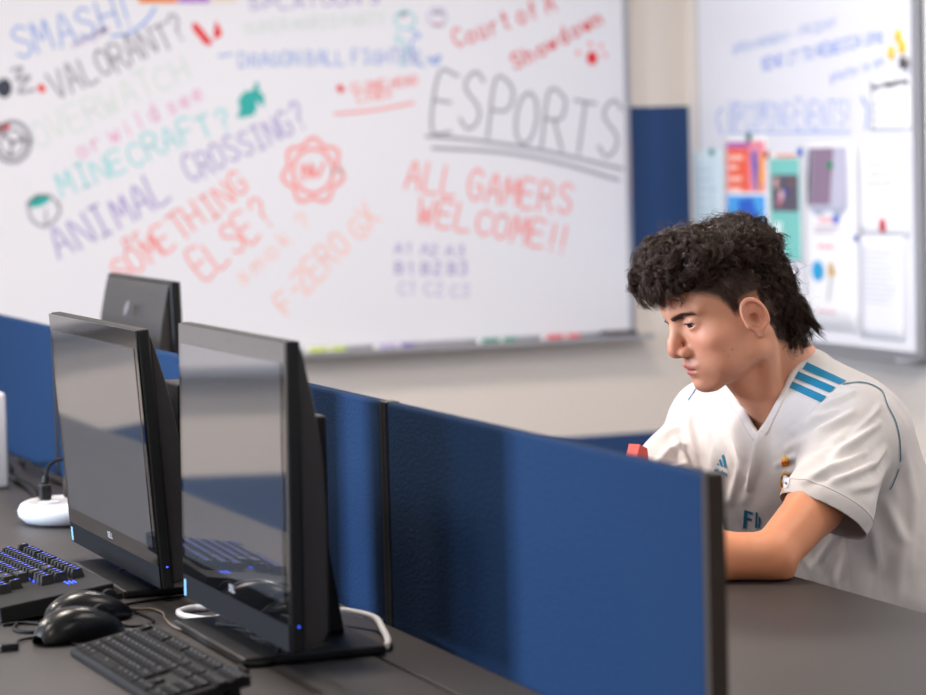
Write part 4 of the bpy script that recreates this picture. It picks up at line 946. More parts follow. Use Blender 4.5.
# ---------------------------------------------------------------- shirt
def sleeve_frame(S, E, t):
    d = (E-S)/np.linalg.norm(E-S); return S+(E-S)*t, d
HL_, dL_ = A3(1.753, 3.212, 0.800), None
dL_ = A3(-0.58, -0.13, -0.84); dL_ /= np.linalg.norm(dL_)
HRc = SRs+(ERb-SRs)*0.86; dR_ = (ERb-SRs)/np.linalg.norm(ERb-SRs)
def f_shirt(P):
    d = f_trunk(P, 0.012)
    q = ys(P)
    d = smin(d, cap(q, (2.03, 0, 0.50), (1.955, 0, 0.70), 0.140, 0.128), 0.05)
    d = smin(d, ell(P, (1.818, 3.48, 0.850), (0.064, 0.120, 0.082)), 0.04)
    d = smin(d, cap(P, (1.925, 3.385, 0.885), (1.965, 3.375, 0.66), 0.062, 0.075), 0.06)
    for S, Hc, dd, r0, r1 in ((SLs, HL_, dL_, 0.062, 0.0585), (SRs, HRc, dR_, 0.056, 0.055)):
        sl = smin(cap(P, S, Hc-dd*0.02, r0, r1), cap(P, Hc-dd*0.02, Hc+dd*0.045, r1, r1), 0.02)
        ax = (P-Hc)@dd; sl = sl-0.0022*np.clip((ax+0.024)/0.002, 0, 1)
        d = smin(d, sl, 0.035)
    return d
V, Q, T = extract(f_shirt, (1.55, 3.05, 0.46), (2.22, 4.00, 1.06), 0.0034)
shirt_m = mat('white_jersey', (207, 203, 202), 0.75, spec=0.25, sheen=0.15, bump=0.25, scale=1400)
# folds pressed along segments in a frame facing the wearer's left front
FA, FB = A3(0.932, -0.361, -0.027), A3(0.051, 0.056, 0.997)
def fold_field(P, N, O, D, segs):
    O = A3(*O); D = A3(*D); u_ = (P-O)@FA*1000; v_ = (P-O)@FB*1000
    face = np.clip(-(N@D)*2.0, 0, 1); out = np.zeros(len(P))
    for pts, amp, wd in segs:
        best = np.full(len(P), 1e9); tt = np.zeros(len(P)); n = len(pts)-1
        for i in range(n):
            a, b = A3(*pts[i]), A3(*pts[i+1]); e = b-a; L2 = e@e
            t = np.clip(((u_-a[0])*e[0]+(v_-a[1])*e[1])/L2, 0, 1)
            dd = np.hypot(u_-a[0]-t*e[0], v_-a[1]-t*e[1]); m_ = dd < best
            best = np.where(m_, dd, best); tt = np.where(m_, (i+t)/n, tt)
        taper = np.sin(np.clip(tt*0.9+0.05, 0, 1)*PI)**0.7
        out += amp*taper*(np.exp(-(best/(wd*0.8))**2)-0.35*np.exp(-((best-wd*1.6)/(wd*0.9))**2))
    return out*face
FOLDS = [((1.7898, 3.2548, 0.8975), (0.479, 0.8712, -0.1077), [
    ([(-46, -16), (-10, 12), (36, 38)], 5.0, 5.5), ([(-40, 8), (-14, 30), (12, 40)], 3.5, 4.5), ([(-6, -20), (32, -2), (70, 22)], 5.5, 6.0), ([(-46, -52), (-10, -33), (44, -17)], 4.0, 5.5),
    ([(-8, -50), (53, -33), (78, -14)], 4.5, 6.0), ([(-30, 22), (-3, 47), (38, 64)], 3.0, 5.0), ([(25, 4), (60, 30), (76, 46)], 3.0, 5.0), ([(-60, -40), (-30, -22), (0, -8)], 3.0, 4.0),
    ([(20, -62), (60, -58), (84, -40)], 3.5, 6.0), ([(-76, 14), (-84, -19), (-94, -72)], 4.5, 6.0)]),
  ((1.742, 3.4323, 0.8705), (0.4498, 0.8862, -0.1109), [
    ([(-28, 55), (-26, 0), (-36, -75)], 3.5, 6.0), ([(-3, 50), (3, -28), (-7, -80)], 4.0, 6.5), ([(36, 43), (26, -14), (8, -75)], 3.0, 8.0), ([(-57, 71), (-60, 28), (-50, -30)], 3.0, 6.0), ([(-17, 71), (-10, 14), (7, -30)], -3.0, 5.0),
    ([(-134, -10), (-107, 14), (-70, 30)], 4.0, 6.0), ([(-118, -28), (-92, -7), (-66, 4)], 4.5, 5.5), ([(-80, 10), (-71, -14), (-64, -44)], 4.5, 5.5), ([(-100, -45), (-84, -30), (-70, -26)], 4.0, 5.0)]),
  ((1.92, 3.3514, 0.7086), (0.4914, 0.8577, -0.1514), [
    ([(-50, 30), (-58, -28), (-42, -80)], 2.4, 8.0), ([(28, 157), (43, 86), (36, -10)], 2.6, 9.0), ([(0, 86), (28, 28), (14, -60)], 2.6, 10.0), ([(-95, -12), (-64, 43), (-40, 60)], 2.4, 6.0), ([(-20, 60), (-10, 0), (-20, -70)], 1.8, 8.0), ([(-110, 10), (-90, -20), (-70, -60)], 2.4, 7.0)])]
shirt = np_mesh('shirt', V, Q, T, shirt_m, None, 3)
P = coords(shirt.data); N = normals(shirt.data); disp = np.zeros(len(P))
for O_, D_, sg in FOLDS: disp += fold_field(P, N, O_, D_, sg)*0.0017
disp += 0.0022*fbm(P*A3(1, 1, 0.6), 26, 3)+0.0009*fbm(P, 70, 5)
P = P+N*disp[:, None]; shirt.data.vertices.foreach_set('co', P.ravel()); shirt.data.update()
# neck opening: outline seen along the neck, front V and round back
NN = A3(-0.67, -0.33, 0.67); NN /= np.linalg.norm(NN)
LAT = SLs-SRs; LAT = LAT-NN*(LAT@NN); LAT /= np.linalg.norm(LAT); FRN = np.cross(NN, LAT); 
if FRN@A3(-1, 0, 0) < 0: FRN = -FRN
def p2(p): p = np.asarray(p)-NB; return (p@LAT, p@FRN)
bm0 = bmesh.new(); bm0.from_mesh(shirt.data); bvh = BVHTree.FromBMesh(bm0); bm0.free()
NO, ND = A3(1.7828, 3.4005, 0.942), A3(0.4623, 0.8818, -0.0928)
loop3 = []
for u_, v_, gs_ in ((-25.5, -46, None), (-18.4, -38.3, None), (-9.9, -27, None), (0, -9.9, None), (15.6, 21.3, None), (28.4, 48.2, (1.8165, 3.4019, 0.9885)), (36.9, 62.4, (1.8442, 3.4351, 1.0008)), (45.4, 72.3, (1.878, 3.4762, 1.0069))):
    p_ = Vector(NO+FA*u_*0.001+FB*v_*0.001); h = bvh.ray_cast(p_-Vector(ND)*0.25, Vector(ND))
    ok = h[0] is not None and (gs_ is None or (h[0]-Vector(gs_)).length < 0.05)
    loop3.append(h[0] if ok else Vector(gs_))
loop3 += [Vector((1.903, 3.515, 1.006)), Vector((1.900, 3.560, 0.998)), Vector((1.872, 3.590, 0.985)), Vector((1.835, 3.590, 0.965)), Vector((1.800, 3.558, 0.945)), Vector((1.783, 3.515, 0.928))]
for u_, v_ in ((-44.0, -14.2), (-35.5, -31.2)):
    h = bvh.ray_cast(Vector(NO+FA*u_*0.001+FB*v_*0.001)-Vector(ND)*0.25, Vector(ND)); loop3.append(h[0])
def inside(pt, poly):
    x, y = pt; c = False; n = len(poly)
    for i in range(n):
        x1, y1 = poly[i]; x2, y2 = poly[(i+1) % n]
        if (y1 > y) != (y2 > y) and x < (x2-x1)*(y-y1)/(y2-y1)+x1: c = not c
    return c
nl = [Vector(p2(p)) for p in loop3]
# keep the V sharp: the curve starts and ends on its point
half1 = catmull(nl+[nl[0]], 5)
poly = [(v.x, v.y) for v in half1[:-1]]
bm = bmesh.new(); bm.from_mesh(shirt.data)
for Hc, dd in ((HL_, dL_), (HRc, dR_)):
    hv = Vector(Hc)
    gm = [v for v in bm.verts if (v.co-hv).length < 0.112]; gs = set(gm)
    ge = [e for e in bm.edges if e.verts[0] in gs and e.verts[1] in gs]; gf = [f_ for f_ in bm.faces if all(v in gs for v in f_.verts)]
    bmesh.ops.bisect_plane(bm, geom=gm+ge+gf, plane_co=hv, plane_no=Vector(dd), clear_outer=True)
bmesh.ops.bisect_plane(bm, geom=bm.verts[:]+bm.edges[:]+bm.faces[:], plane_co=(0, 0, 0.495), plane_no=(0, 0, -1), clear_outer=True)
kill = []
for f_ in bm.faces:
    c = f_.calc_center_median(); q = np.array(c)-NB
    if q@NN > -0.09 and f_.normal@Vector(NN) > -0.3 and inside((q@LAT, q@FRN), poly): kill.append(f_)
bmesh.ops.delete(bm, geom=kill, context='FACES')
# stray islands left beyond the hems
bm.verts.ensure_lookup_table(); seen = set(); comps = []
for v in bm.verts:
    if v.index in seen: continue
    st = [v]; seen.add(v.index); comp = []
    while st:
        a = st.pop(); comp.append(a)
        for e in a.link_edges:
            b = e.other_vert(a)
            if b.index not in seen: seen.add(b.index); st.append(b)
    comps.append(comp)
comps.sort(key=len); 
for c in comps[:-1]: bmesh.ops.delete(bm, geom=c, context='VERTS')
bm.to_mesh(shirt.data)
bvh = BVHTree.FromBMesh(bm); bm.free()
sd = shirt.modifiers.new('cloth', 'SOLIDIFY'); sd.thickness = 0.0016; sd.offset = -1
to_person(shirt)
def to_shirt(o): o.parent = shirt
def onto(p, d, off, back=0.25):
    p = Vector(p); d = Vector(d).normalized()
    h = bvh.ray_cast(p-d*back, d)
    if h[0] is None: return None
    n = h[1] if h[1].dot(d) < 0 else -h[1]
    return h[0]+n*off
# collar band hugging the opening
cv = half1[:-1]; nC = len(cv); vs = []; fs = []
ccen = Vector((sum(v.x for v in cv)/nC, sum(v.y for v in cv)/nC))
rows = [(-0.0010, -0.0020), (-0.0006, 0.0008), (0.004, 0.0012), (0.009, 0.0007), (0.0115, -0.0008)]
cvs = []
for i in range(nC):
    t = (cv[(i+1) % nC]-cv[i-1]).normalized(); nrm = Vector((t.y, -t.x))
    if nrm.dot(cv[i]-ccen) < 0: nrm = -nrm
    cvs.append(nrm)
last = None
for i in range(nC):
    base_ = None
    for (o_, hgt) in rows:
        p2d = cv[i]+cvs[i]*(0.004 if o_ < 0.006 else 0.010)
        w0 = NB+LAT*p2d.x+FRN*p2d.y
        h = bvh.ray_cast(Vector(w0+NN*0.12), Vector(-NN))
        if h[0] is None: 
            hp = last
        else: hp = h[0]; last = hp
        pp = cv[i]+cvs[i]*o_
        w1 = Vector(NB+LAT*pp.x+FRN*pp.y); dep_ = (hp-w1).dot(Vector(NN))
        vs.append(w1+Vector(NN)*(dep_+hgt))
m_ = len(rows)
for i in range(nC):
    for j in range(m_-1): fs.append((i*m_+j, i*m_+j+1, ((i+1) % nC)*m_+j+1, ((i+1) % nC)*m_+j))
# even out the height of the band along the loop
arr = np.array([list(v) for v in vs]).reshape(nC, m_, 3); hgt_ = arr@NN; base2 = arr-hgt_[..., None]*NN
for _ in range(10): hgt_ = (np.roll(hgt_, 1, 0)+hgt_*2+np.roll(hgt_, -1, 0))/4
arr = base2+hgt_[..., None]*NN
collar = mesh_obj('collar', [tuple(v) for v in arr.reshape(-1, 3)], fs, mat('collar_rib', (208, 204, 204), 0.8, bump=0.3, scale=900), None, True)
cs = collar.modifiers.new('cloth', 'SOLIDIFY'); cs.thickness = 0.002; cs.offset = 0
to_shirt(collar)

def frame_pt(O, u_, v_): return Vector(A3(*O)+FA*u_*0.001+FB*v_*0.001)
def decal_quad(mb, O, D, poly4, off=0.0012, n=12, m_=5):
    """bilinear patch p00 p10 p11 p01 laid on the cloth"""
    a, b, c, d = [Vector(p) for p in poly4]; vs = []
    for j in range(m_+1):
        for i in range(n+1):
            s, t = i/n, j/m_; p = (a*(1-s)+b*s)*(1-t)+(d*(1-s)+c*s)*t
            h = onto(frame_pt(O, p.x, p.y), D, off); vs.append(h)
    fs = [(j*(n+1)+i, j*(n+1)+i+1, (j+1)*(n+1)+i+1, (j+1)*(n+1)+i) for j in range(m_) for i in range(n)]
    ok = [f_ for f_ in fs if all(vs[k] is not None for k in f_)]
    vs = [v if v is not None else Vector((0, 0, 0)) for v in vs]
    used = sorted({k for f_ in ok for k in f_}); mp = {k: i for i, k in enumerate(used)}
    mb.add([vs[k] for k in used], [[mp[k] for k in f_] for f_ in ok])
def decal_line(mb, O, D, pts, w, off=0.0012):
    q = [Vector(p) for p in pts]
    if len(q) > 2: q = catmull(q, 5)
    else: q = [q[0].lerp(q[1], k/4) for k in range(5)]
    n = len(q); vs = []
    for i, p in enumerate(q):
        t = (q[min(i+1, n-1)]-q[max(i-1, 0)]); t = t.normalized() if t.length > 0 else Vector((1, 0)); m2 = Vector((-t.y, t.x))*w/2
        for s in (1, -1): vs.append(onto(frame_pt(O, (p+m2*s).x, (p+m2*s).y), D, off))
    fs = [(2*i, 2*i+1, 2*i+3, 2*i+2) for i in range(n-1)]
    ok = [f_ for f_ in fs if all(vs[k] is not None for k in f_)]
    used = sorted({k for f_ in ok for k in f_}); mp = {k: i for i, k in enumerate(used)}
    if used: mb.add([vs[k] for k in used], [[mp[k] for k in f_] for f_ in ok])
def decal_disc(mb, O, D, cx, cy, rx, ry, off=0.0012, n=16):
    vs = [onto(frame_pt(O, cx, cy), D, off)]+[onto(frame_pt(O, cx+rx*math.cos(2*PI*k/n), cy+ry*math.sin(2*PI*k/n)), D, off) for k in range(n)]
    if any(v is None for v in vs): return
    mb.add(vs, [(0, 1+k, 1+(k+1) % n) for k in range(n)])
teal_m = mat('teal_stripe', (8, 120, 160), 0.6, bump=0.2, scale=1200); dteal = mat('dark_teal_piping', (30, 104, 128), 0.6)
gold_m = mat('crest_gold', (226, 164, 52), 0.5); redc = mat('crest_red', (206, 52, 44), 0.5); navy = mat('crest_navy', (44, 62, 130), 0.5); crestw = mat('crest_white', (232, 232, 240), 0.5)
SO, SD = (1.8395, 3.3808, 0.9676), (0.4766, 0.8749, -0.0858)
for q4 in ([(-13.7, 25.8), (41.7, -0.8), (32.0, -6.0), (-20.2, 16.4)], [(-25.4, 12.6), (26.6, -10.0), (18.2, -17.4), (-31.0, 3.3)], [(-33.8, -1.4), (13.8, -22.6), (6.0, -30.5), (-38.5, -10.3)]):
    mb = MB(); decal_quad(mb, SO, SD, q4, n=22, m_=6); o = mb.build('shoulder_stripe', teal_m, None, True); o['label'] = 'teal shoulder stripe'; to_shirt(o)
# matching stripes on the other shoulder, mirrored about the spine
for k in range(3):
    mb = MB(); n = 14; vs = []
    for j in range(4):
        for i in range(n+1):
            base_p = Vector(A3(1.858, 3.575, 0.99)+A3(-0.012, 0.10, -0.030)*(i/n)+A3(-0.019, -0.004, -0.008)*k+A3(-0.009, 0, -0.004)*(j/3))
            vs.append(onto(base_p, (0.1, -0.1, -1), 0.0012, 0.1))
    fs = [(j*(n+1)+i, j*(n+1)+i+1, (j+1)*(n+1)+i+1, (j+1)*(n+1)+i) for j in range(3) for i in range(n)]
    ok = [f_ for f_ in fs if all(vs[q_] is not None for q_ in f_)]; used = sorted({q_ for f_ in ok for q_ in f_}); mp = {q_: i for i, q_ in enumerate(used)}
    if ok: mb.add([vs[q_] for q_ in used], [[mp[q_] for q_ in f_] for f_ in ok]); o = mb.build('shoulder_stripe', teal_m, None, True); to_shirt(o)
AO, AD = (1.72, 3.4498, 0.8473), (0.4432, 0.8888, -0.1166)
mb = MB()
for q4 in ([(1.6, 14.6), (4.9, 17.0), (9.6, -3.0), (5.6, -1.6)], [(-2.4, 8.2), (0.2, 10.6), (4.4, -1.2), (0.6, 0.0)], [(-5.4, 2.6), (-3.2, 5.0), (-0.4, 0.4), (-3.6, 1.4)]): decal_quad(mb, AO, AD, q4, n=2, m_=4)
o = mb.build('maker_emblem', teal_m, None, True); to_shirt(o); o['label'] = 'teal three-bar sportswear emblem'
mb = MB()
for i, ch in enumerate('adidas'):
    for s in GP[ch]: decal_line(mb, AO, AD, [(-8.6+i*3.15+x_/4*2.7, -8.0-i*1.25+y_/6*6.0) for x_, y_ in s], 1.15)
o = mb.build('maker_name', teal_m, None, True); to_shirt(o)
CO, CD = (1.7487, 3.3099, 0.8493), (0.4638, 0.8779, -0.1195)
mb = MB()
for cx, cy, rx, ry in ((0.2, 23.5, 1.6, 2.4), (-3.4, 18.6, 2.2, 2.6), (4.0, 18.8, 2.2, 2.6), (0.4, 19.4, 2.6, 2.8)): decal_disc(mb, CO, CD, cx, cy, rx, ry)
decal_quad(mb, CO, CD, [(-5.0, 18), (6.8, 18), (6.0, 9.4), (-3.6, 9.4)], n=6, m_=4)
decal_line(mb, CO, CD, [(6.5, -3.0), (4.4, 0.2), (1.0, 1.0), (-3.0, -3.4), (-5.2, -11), (-4.4, -19.5), (-1.0, -24.5)], 2.4, 0.0018)
o = mb.build('club_crest', gold_m, None, True); to_shirt(o); o['label'] = 'gold crown above a round club crest'
mb = MB(); decal_disc(mb, CO, CD, 1.6, -11.5, 5.0, 9.0, 0.0014, 20); o = mb.build('crest_field', crestw, None, True); to_shirt(o)
mb = MB()
for q4 in ([(-3.4, -3), (4.8, -15), (3.0, -17), (-4.4, -8)],): decal_quad(mb, CO, CD, q4, 0.002, n=4, m_=2)
decal_line(mb, CO, CD, [(6.6, -3.5), (1.0, -2.8), (-2.4, -10), (-3.6, -19)], 1.1, 0.002)
o = mb.build('crest_sash', navy, None, True); to_shirt(o)
mb = MB()
for cx, cy in ((-2.4, 14.8), (1.0, 15.4), (4.4, 15.0)): decal_disc(mb, CO, CD, cx, cy, 1.3, 1.8, 0.0018)
decal_quad(mb, CO, CD, [(-3.6, 12), (5.8, 12), (5.6, 10.2), (-3.2, 10.2)], 0.0018, n=4, m_=1)
o = mb.build('crest_jewels', redc, None, True); to_shirt(o)
FO, FD = (1.7393, 3.394, 0.7774), (0.4518, 0.8817, -0.1358)
sp_m = mat('sponsor_teal', (22, 104, 140), 0.6)
mb = MB()
decal_quad(mb, FO, FD, [(-10.6, 12.4), (-6.0, 11.2), (-7.4, -15), (-12.4, -15)], n=3, m_=8); decal_quad(mb, FO, FD, [(-10.6, 12.4), (2.4, 8.4), (1.6, 4.6), (-8.0, 8.4)], n=6, m_=3); decal_quad(mb, FO, FD, [(-7.4, 1.2), (0.8, -0.6), (0.2, -3.6), (-7.6, -2.4)], n=4, m_=2)
o = mb.build('sponsor_letter', sp_m, None, True); to_shirt(o); o['label'] = 'teal letter F'
mb = MB(); decal_quad(mb, FO, FD, [(6.0, 9.6), (9.2, 8.2), (8.0, -14), (5.0, -14)], n=2, m_=8); decal_quad(mb, FO, FD, [(10.6, 2.0), (13.0, 1.0), (12.0, -14), (9.6, -14)], n=2, m_=6); o = mb.build('sponsor_letter', sp_m, None, True); to_shirt(o); o['label'] = 'teal letter l'
PO, PD = (1.9184, 3.3694, 0.9365), (0.4926, 0.8652, -0.0934)
mb = MB()
for pts in ([(-38, 21), (-20, 24.2), (-3, 22.8), (10, 17), (18, 10), (24, -8), (35, -30), (41, -57), (42, -86)], [(40, -96), (33, -116), (27, -126)]): decal_line(mb, PO, PD, pts, 1.3)
decal_line(mb, (1.7754, 3.6394, 0.9367), (0.4367, 0.8952, -0.0894), [(2.0, 7.0), (-5.5, -4.0), (-11.5, -13.0)], 1.5)
o = mb.build('piping', dteal, None, True); to_shirt(o)
mb = MB(); BO, BD = (1.92, 3.3514, 0.7086), (0.4914, 0.8577, -0.1514)
for pts in ([(-50, 44), (-43, 0), (-38, -60)], [(-54, 33), (-67, 6), (-86, -34)], [(-4, 30), (2, -10), (8, -50)]): decal_line(mb, BO, BD, pts, 0.8, 0.0004)
o = mb.build('side_seam', mat('seam_thread', (196, 190, 186), 0.8), None, True); to_shirt(o)

# stitched hem of the near sleeve
hc = Vector(HL_-dL_*0.021); e1 = Vector(dL_).cross(Vector((0, 0, 1))).normalized(); e2 = Vector(dL_).cross(e1); ring = []
for k in range(73):
    a = 2*PI*k/72; dr = e1*math.cos(a)+e2*math.sin(a); h = bvh.ray_cast(hc+dr*0.13, -dr)
    if h[0] is not None and (h[0]-hc).length < 0.085: ring.append(h[0]+dr*0.0001)
if len(ring) > 20:
    o = MB().tube(ring, 0.0007, 5, smooth=False).build('hem_stitch', mat('stitch_grey', (192, 186, 182), 0.9), None, True); to_shirt(o)

# ---------------------------------------------------------------- trousers, shoes
def f_pants(P):
    d = ell(P, (2.03, 3.50, 0.545), (0.135, 0.175, 0.085))
    for s, kx in ((-1, 1.60), (1, 1.58)):
        k = A3(kx, 3.50+0.14*s, 0.565); d = smin(d, cap(P, A3(2.00, 3.50+0.085*s, 0.553), k, 0.088, 0.068), 0.04)
        d = smin(d, cap(P, k, A3(kx+0.06, 3.50+0.14*s, 0.11), 0.066, 0.055), 0.03)
    return d
V, Q, T = extract(f_pants, (1.45, 3.20, 0.04), (2.20, 3.80, 0.66), 0.009)
pants = np_mesh('trousers', V, Q, T, mat('dark_trousers', (40, 42, 50), 0.85, bump=0.3, scale=900), None, 1); to_person(pants)
for s, kx in ((-1, 1.64), (1, 1.62)):
    def f_shoe(P):
        c = A3(kx, 3.50+0.14*s, 0)
        d = cap(P, c+A3(0.035, 0, 0.060), c+A3(-0.15, 0, 0.040), 0.046, 0.038)
        d = smin(d, cap(P, c+A3(0.02, 0, 0.06), c+A3(0.02, 0, 0.11), 0.045, 0.045), 0.03)
        return smax(d, 0.001-P[:, 2], 0.005)
    V, Q, T = extract(f_shoe, (1.40, 3.2, -0.01), (1.76, 3.8, 0.17), 0.007)
    o = np_mesh('shoe', V, Q, T, mat('white_trainers', (214, 214, 214), 0.6), None, 1); to_person(o)

# ---------------------------------------------------------------- hair
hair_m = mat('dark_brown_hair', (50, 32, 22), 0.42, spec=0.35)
def head_len(q): return scalp_w(q)
def f_core(P):
    q = to_head(P); s = q.copy(); s[:, 1] = np.abs(s[:, 1])
    d = ell(s, (0.042, 0, 0.092), (0.055, 0.068, 0.043))
    d = smin(d, ell(s, (-0.026, 0, 0.078), (0.066, 0.0745, 0.042)), 0.02)
    d = smin(d, ell(s, (-0.048, 0, 0.040), (0.057, 0.0735, 0.060)), 0.02)
    d = smin(d, ell(s, (-0.072, 0, -0.018), (0.031, 0.052, 0.050)), 0.02)
    d = smin(d, ell(s, (-0.066, 0, -0.058), (0.024, 0.044, 0.026)), 0.015)
    d = d-0.0045*fbm(q, 150, 9)-0.002*fbm(q, 330, 10)
    x, y, z = s[:, 0], s[:, 1], s[:, 2]
    line = np.interp(x, [-0.13, -0.060, -0.043, -0.030, -0.024, -0.010, 0.012, 0.030, 0.044, 0.058, 0.072, 0.085, 0.12], [-0.090, -0.082, -0.068, -0.030, 0.030, 0.034, 0.042, 0.056, 0.064, 0.066, 0.068, 0.072, 0.085])
    d = smax(d, line-z, 0.006)
    return d
V, Q, T = extract(f_core, from_head((0, 0, 0.03))-0.19, from_head((0, 0, 0.03))+0.19, 0.0026)
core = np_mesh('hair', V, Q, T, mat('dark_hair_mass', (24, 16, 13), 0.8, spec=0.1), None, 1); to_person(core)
bm = bmesh.new(); bm.from_mesh(core.data); bm.faces.ensure_lookup_table()
Fc = np.array([list(f_.calc_center_median()) for f_ in bm.faces]); Fn = np.array([list(f_.normal) for f_ in bm.faces]); Fa = np.array([f_.calc_area() for f_ in bm.faces]); bm.free()
rs = np.random.RandomState(11)
def strands(N_, roots, nrm, flow_fn, length, curl_r, turns, r0, steps=13, out=0.45, rep=1):
    """tapering curly locks as three-sided tubes"""
    G_ = N_
    if rep > 1: roots = np.repeat(roots, rep, 0); nrm = np.repeat(nrm, rep, 0)
    q0 = to_head(roots); n_h = nrm@HR
    t = np.linspace(0, 1, steps)
    if rep > 1:
        fl = np.repeat(flow_fn(q0[::rep], n_h[::rep]), rep, 0)+rs.normal(size=q0.shape)*0.10; length = np.repeat(length, rep)*rs.uniform(0.75, 1.1, len(q0)); curl_r = np.repeat(curl_r, rep)*rs.uniform(0.75, 1.2, len(q0)); turns = np.repeat(turns, rep)*rs.uniform(0.93, 1.07, len(q0)); r0 = np.repeat(r0, rep)*rs.uniform(0.7, 1.1, len(q0))
    else: fl = flow_fn(q0, n_h)
    L = length[:, None, None]
    tt = t[None, :, None]
    dirn = n_h*out+fl; dirn /= np.linalg.norm(dirn, axis=1)[:, None]
    dirn2 = fl/np.maximum(np.linalg.norm(fl, axis=1), 1e-6)[:, None]
    cen_ = q0[:, None, :]+L*(dirn[:, None, :]*tt*(1-0.45*tt)+dirn2[:, None, :]*0.45*tt**2)
    rv = np.repeat(rs.normal(size=(G_, 3)), rep, 0); N_ = len(q0)
    a = np.cross(dirn, rv); a /= np.linalg.norm(a, axis=1)[:, None]; b = np.cross(dirn, a)
    ph = (np.repeat(rs.uniform(0, 6.28, G_), rep)+rs.normal(size=N_)*0.12)[:, None]; q0 = q0+(rs.normal(size=q0.shape)*0.0012 if rep > 1 else 0); cen_ = cen_+(rs.normal(size=(N_, 1, 3))*0.0008 if rep > 1 else 0); om = (turns*6.28)[:, None]*t[None]; rr = curl_r[:, None]*np.minimum(1, t*3)[None]
    path = cen_+a[:, None, :]*(rr*np.cos(om+ph)-rr[:, :1]*0)[..., None]+b[:, None, :]*(rr*np.sin(om+ph))[..., None]
    path[:, 0] = q0-n_h*0.002
    tan = np.gradient(path, axis=1); tan /= np.maximum(np.linalg.norm(tan, axis=2), 1e-9)[..., None]
    ref = np.array([0.31, 0.57, 0.76]); s1 = np.cross(tan, ref); s1 /= np.maximum(np.linalg.norm(s1, axis=2), 1e-9)[..., None]; s2 = np.cross(tan, s1)
    rad = r0[:, None]*(1-0.75*t[None]**1.5)
    V_ = np.stack([path+(s1*math.cos(k*2.0944)+s2*math.sin(k*2.0944))*rad[..., None] for k in range(3)], 2)  # N,steps,3,3
    V_ = HM+V_.reshape(-1, 3)@HR.T
    i0 = (np.arange(N_)*steps*3)[:, None, None]; j = (np.arange(steps-1)*3)[None, :, None]; k = np.arange(3)[None, None, :]; k2 = (k+1) % 3
    Qd = np.stack([i0+j+k, i0+j+k2, i0+j+3+k2, i0+j+3+k], -1).reshape(-1, 4)
    return V_, Qd
def fast_mesh(name, V_, Qd, m_, parent):
    me = bpy.data.meshes.new(name); me.vertices.add(len(V_)); me.vertices.foreach_set('co', np.asarray(V_, np.float32).ravel())
    me.loops.add(Qd.size); me.loops.foreach_set('vertex_index', Qd.ravel().astype(np.int32)); me.polygons.add(len(Qd))
    me.polygons.foreach_set('loop_start', np.arange(0, Qd.size, 4, dtype=np.int32)); me.polygons.foreach_set('loop_total', np.full(len(Qd), 4, np.int32))
    me.polygons.foreach_set('use_smooth', np.ones(len(Qd), bool)); me.update(calc_edges=True); me.validate(); me.materials.append(m_)
    o = bpy.data.objects.new(name, me); COL.objects.link(o)
    if parent: o.parent = parent
    return o
def pick(N_, w_): i = rs.choice(len(Fc), N_, p=w_/w_.sum()); return Fc[i]+rs.normal(size=(N_, 3))*0.0008, Fn[i]
qf = to_head(Fc); nf = Fn@HR
top = np.clip((qf[:, 2]-0.060)/0.03, 0, 1)*(nf[:, 2] > -0.2)
N1 = 560; R1, Nn1 = pick(N1, Fa*(top+0.02))
def flow_top(q0, n_h):
    f_ = rs.normal(size=q0.shape)*0.55; f_[:, 0] += 0.35+2.5*q0[:, 0]; f_[:, 2] += np.where(q0[:, 0] > 0.05, -0.45, 0.0)
    f_ -= n_h*(f_*n_h).sum(1)[:, None]; return f_
qr = to_head(R1); ln = rs.uniform(0.018, 0.040, N1)*np.where(qr[:, 0] > 0.070, 0.72, 1.0)
Va, Qa = strands(N1, R1, Nn1, flow_top, ln, rs.uniform(0.0045, 0.0095, N1), rs.uniform(0.8, 1.5, N1), rs.uniform(0.00042, 0.00068, N1), 18, 0.42, 10)
back_w = np.maximum(np.clip((0.02-qf[:, 0])/0.03, 0, 1), np.clip((np.abs(qf[:, 1])-0.05)/0.01, 0, 1)*(qf[:, 0] < 0.075)*0.8)*np.clip((0.095-qf[:, 2])/0.04, 0, 1)
N2 = 1250; R2, Nn2 = pick(N2, Fa*(back_w+1e-4))
def flow_back(q0, n_h):
    f_ = rs.normal(size=q0.shape)*0.22; f_[:, 2] -= 1.0; f_[:, 0] -= 0.45; f_ -= n_h*(f_*n_h).sum(1)[:, None]*0.9; return f_
qr = to_head(R2); low = np.clip((0.03-qr[:, 2])/0.08, 0, 1)
Vb, Qb = strands(N2, R2, Nn2, flow_back, rs.uniform(0.014, 0.030, N2)*(0.8+0.35*low)*np.where(qr[:, 0] > -0.02, 0.42, 1.0), rs.uniform(0.0012, 0.0040, N2)*(0.5+low), rs.uniform(0.5, 1.3, N2), rs.uniform(0.00038, 0.0006, N2), 12, 0.25, 9)
N3 = 500; R3, Nn3 = pick(N3, Fa*(top*0.6+np.clip(-qf[:, 0]*8, 0, 1)+0.1))
Vc, Qc = strands(N3, R3, Nn3, lambda q0, n_h: rs.normal(size=q0.shape)*0.6, rs.uniform(0.022, 0.040, N3), rs.uniform(0.002, 0.006, N3), rs.uniform(0.7, 2.0, N3), np.full(N3, 0.00022), 13, 0.8)
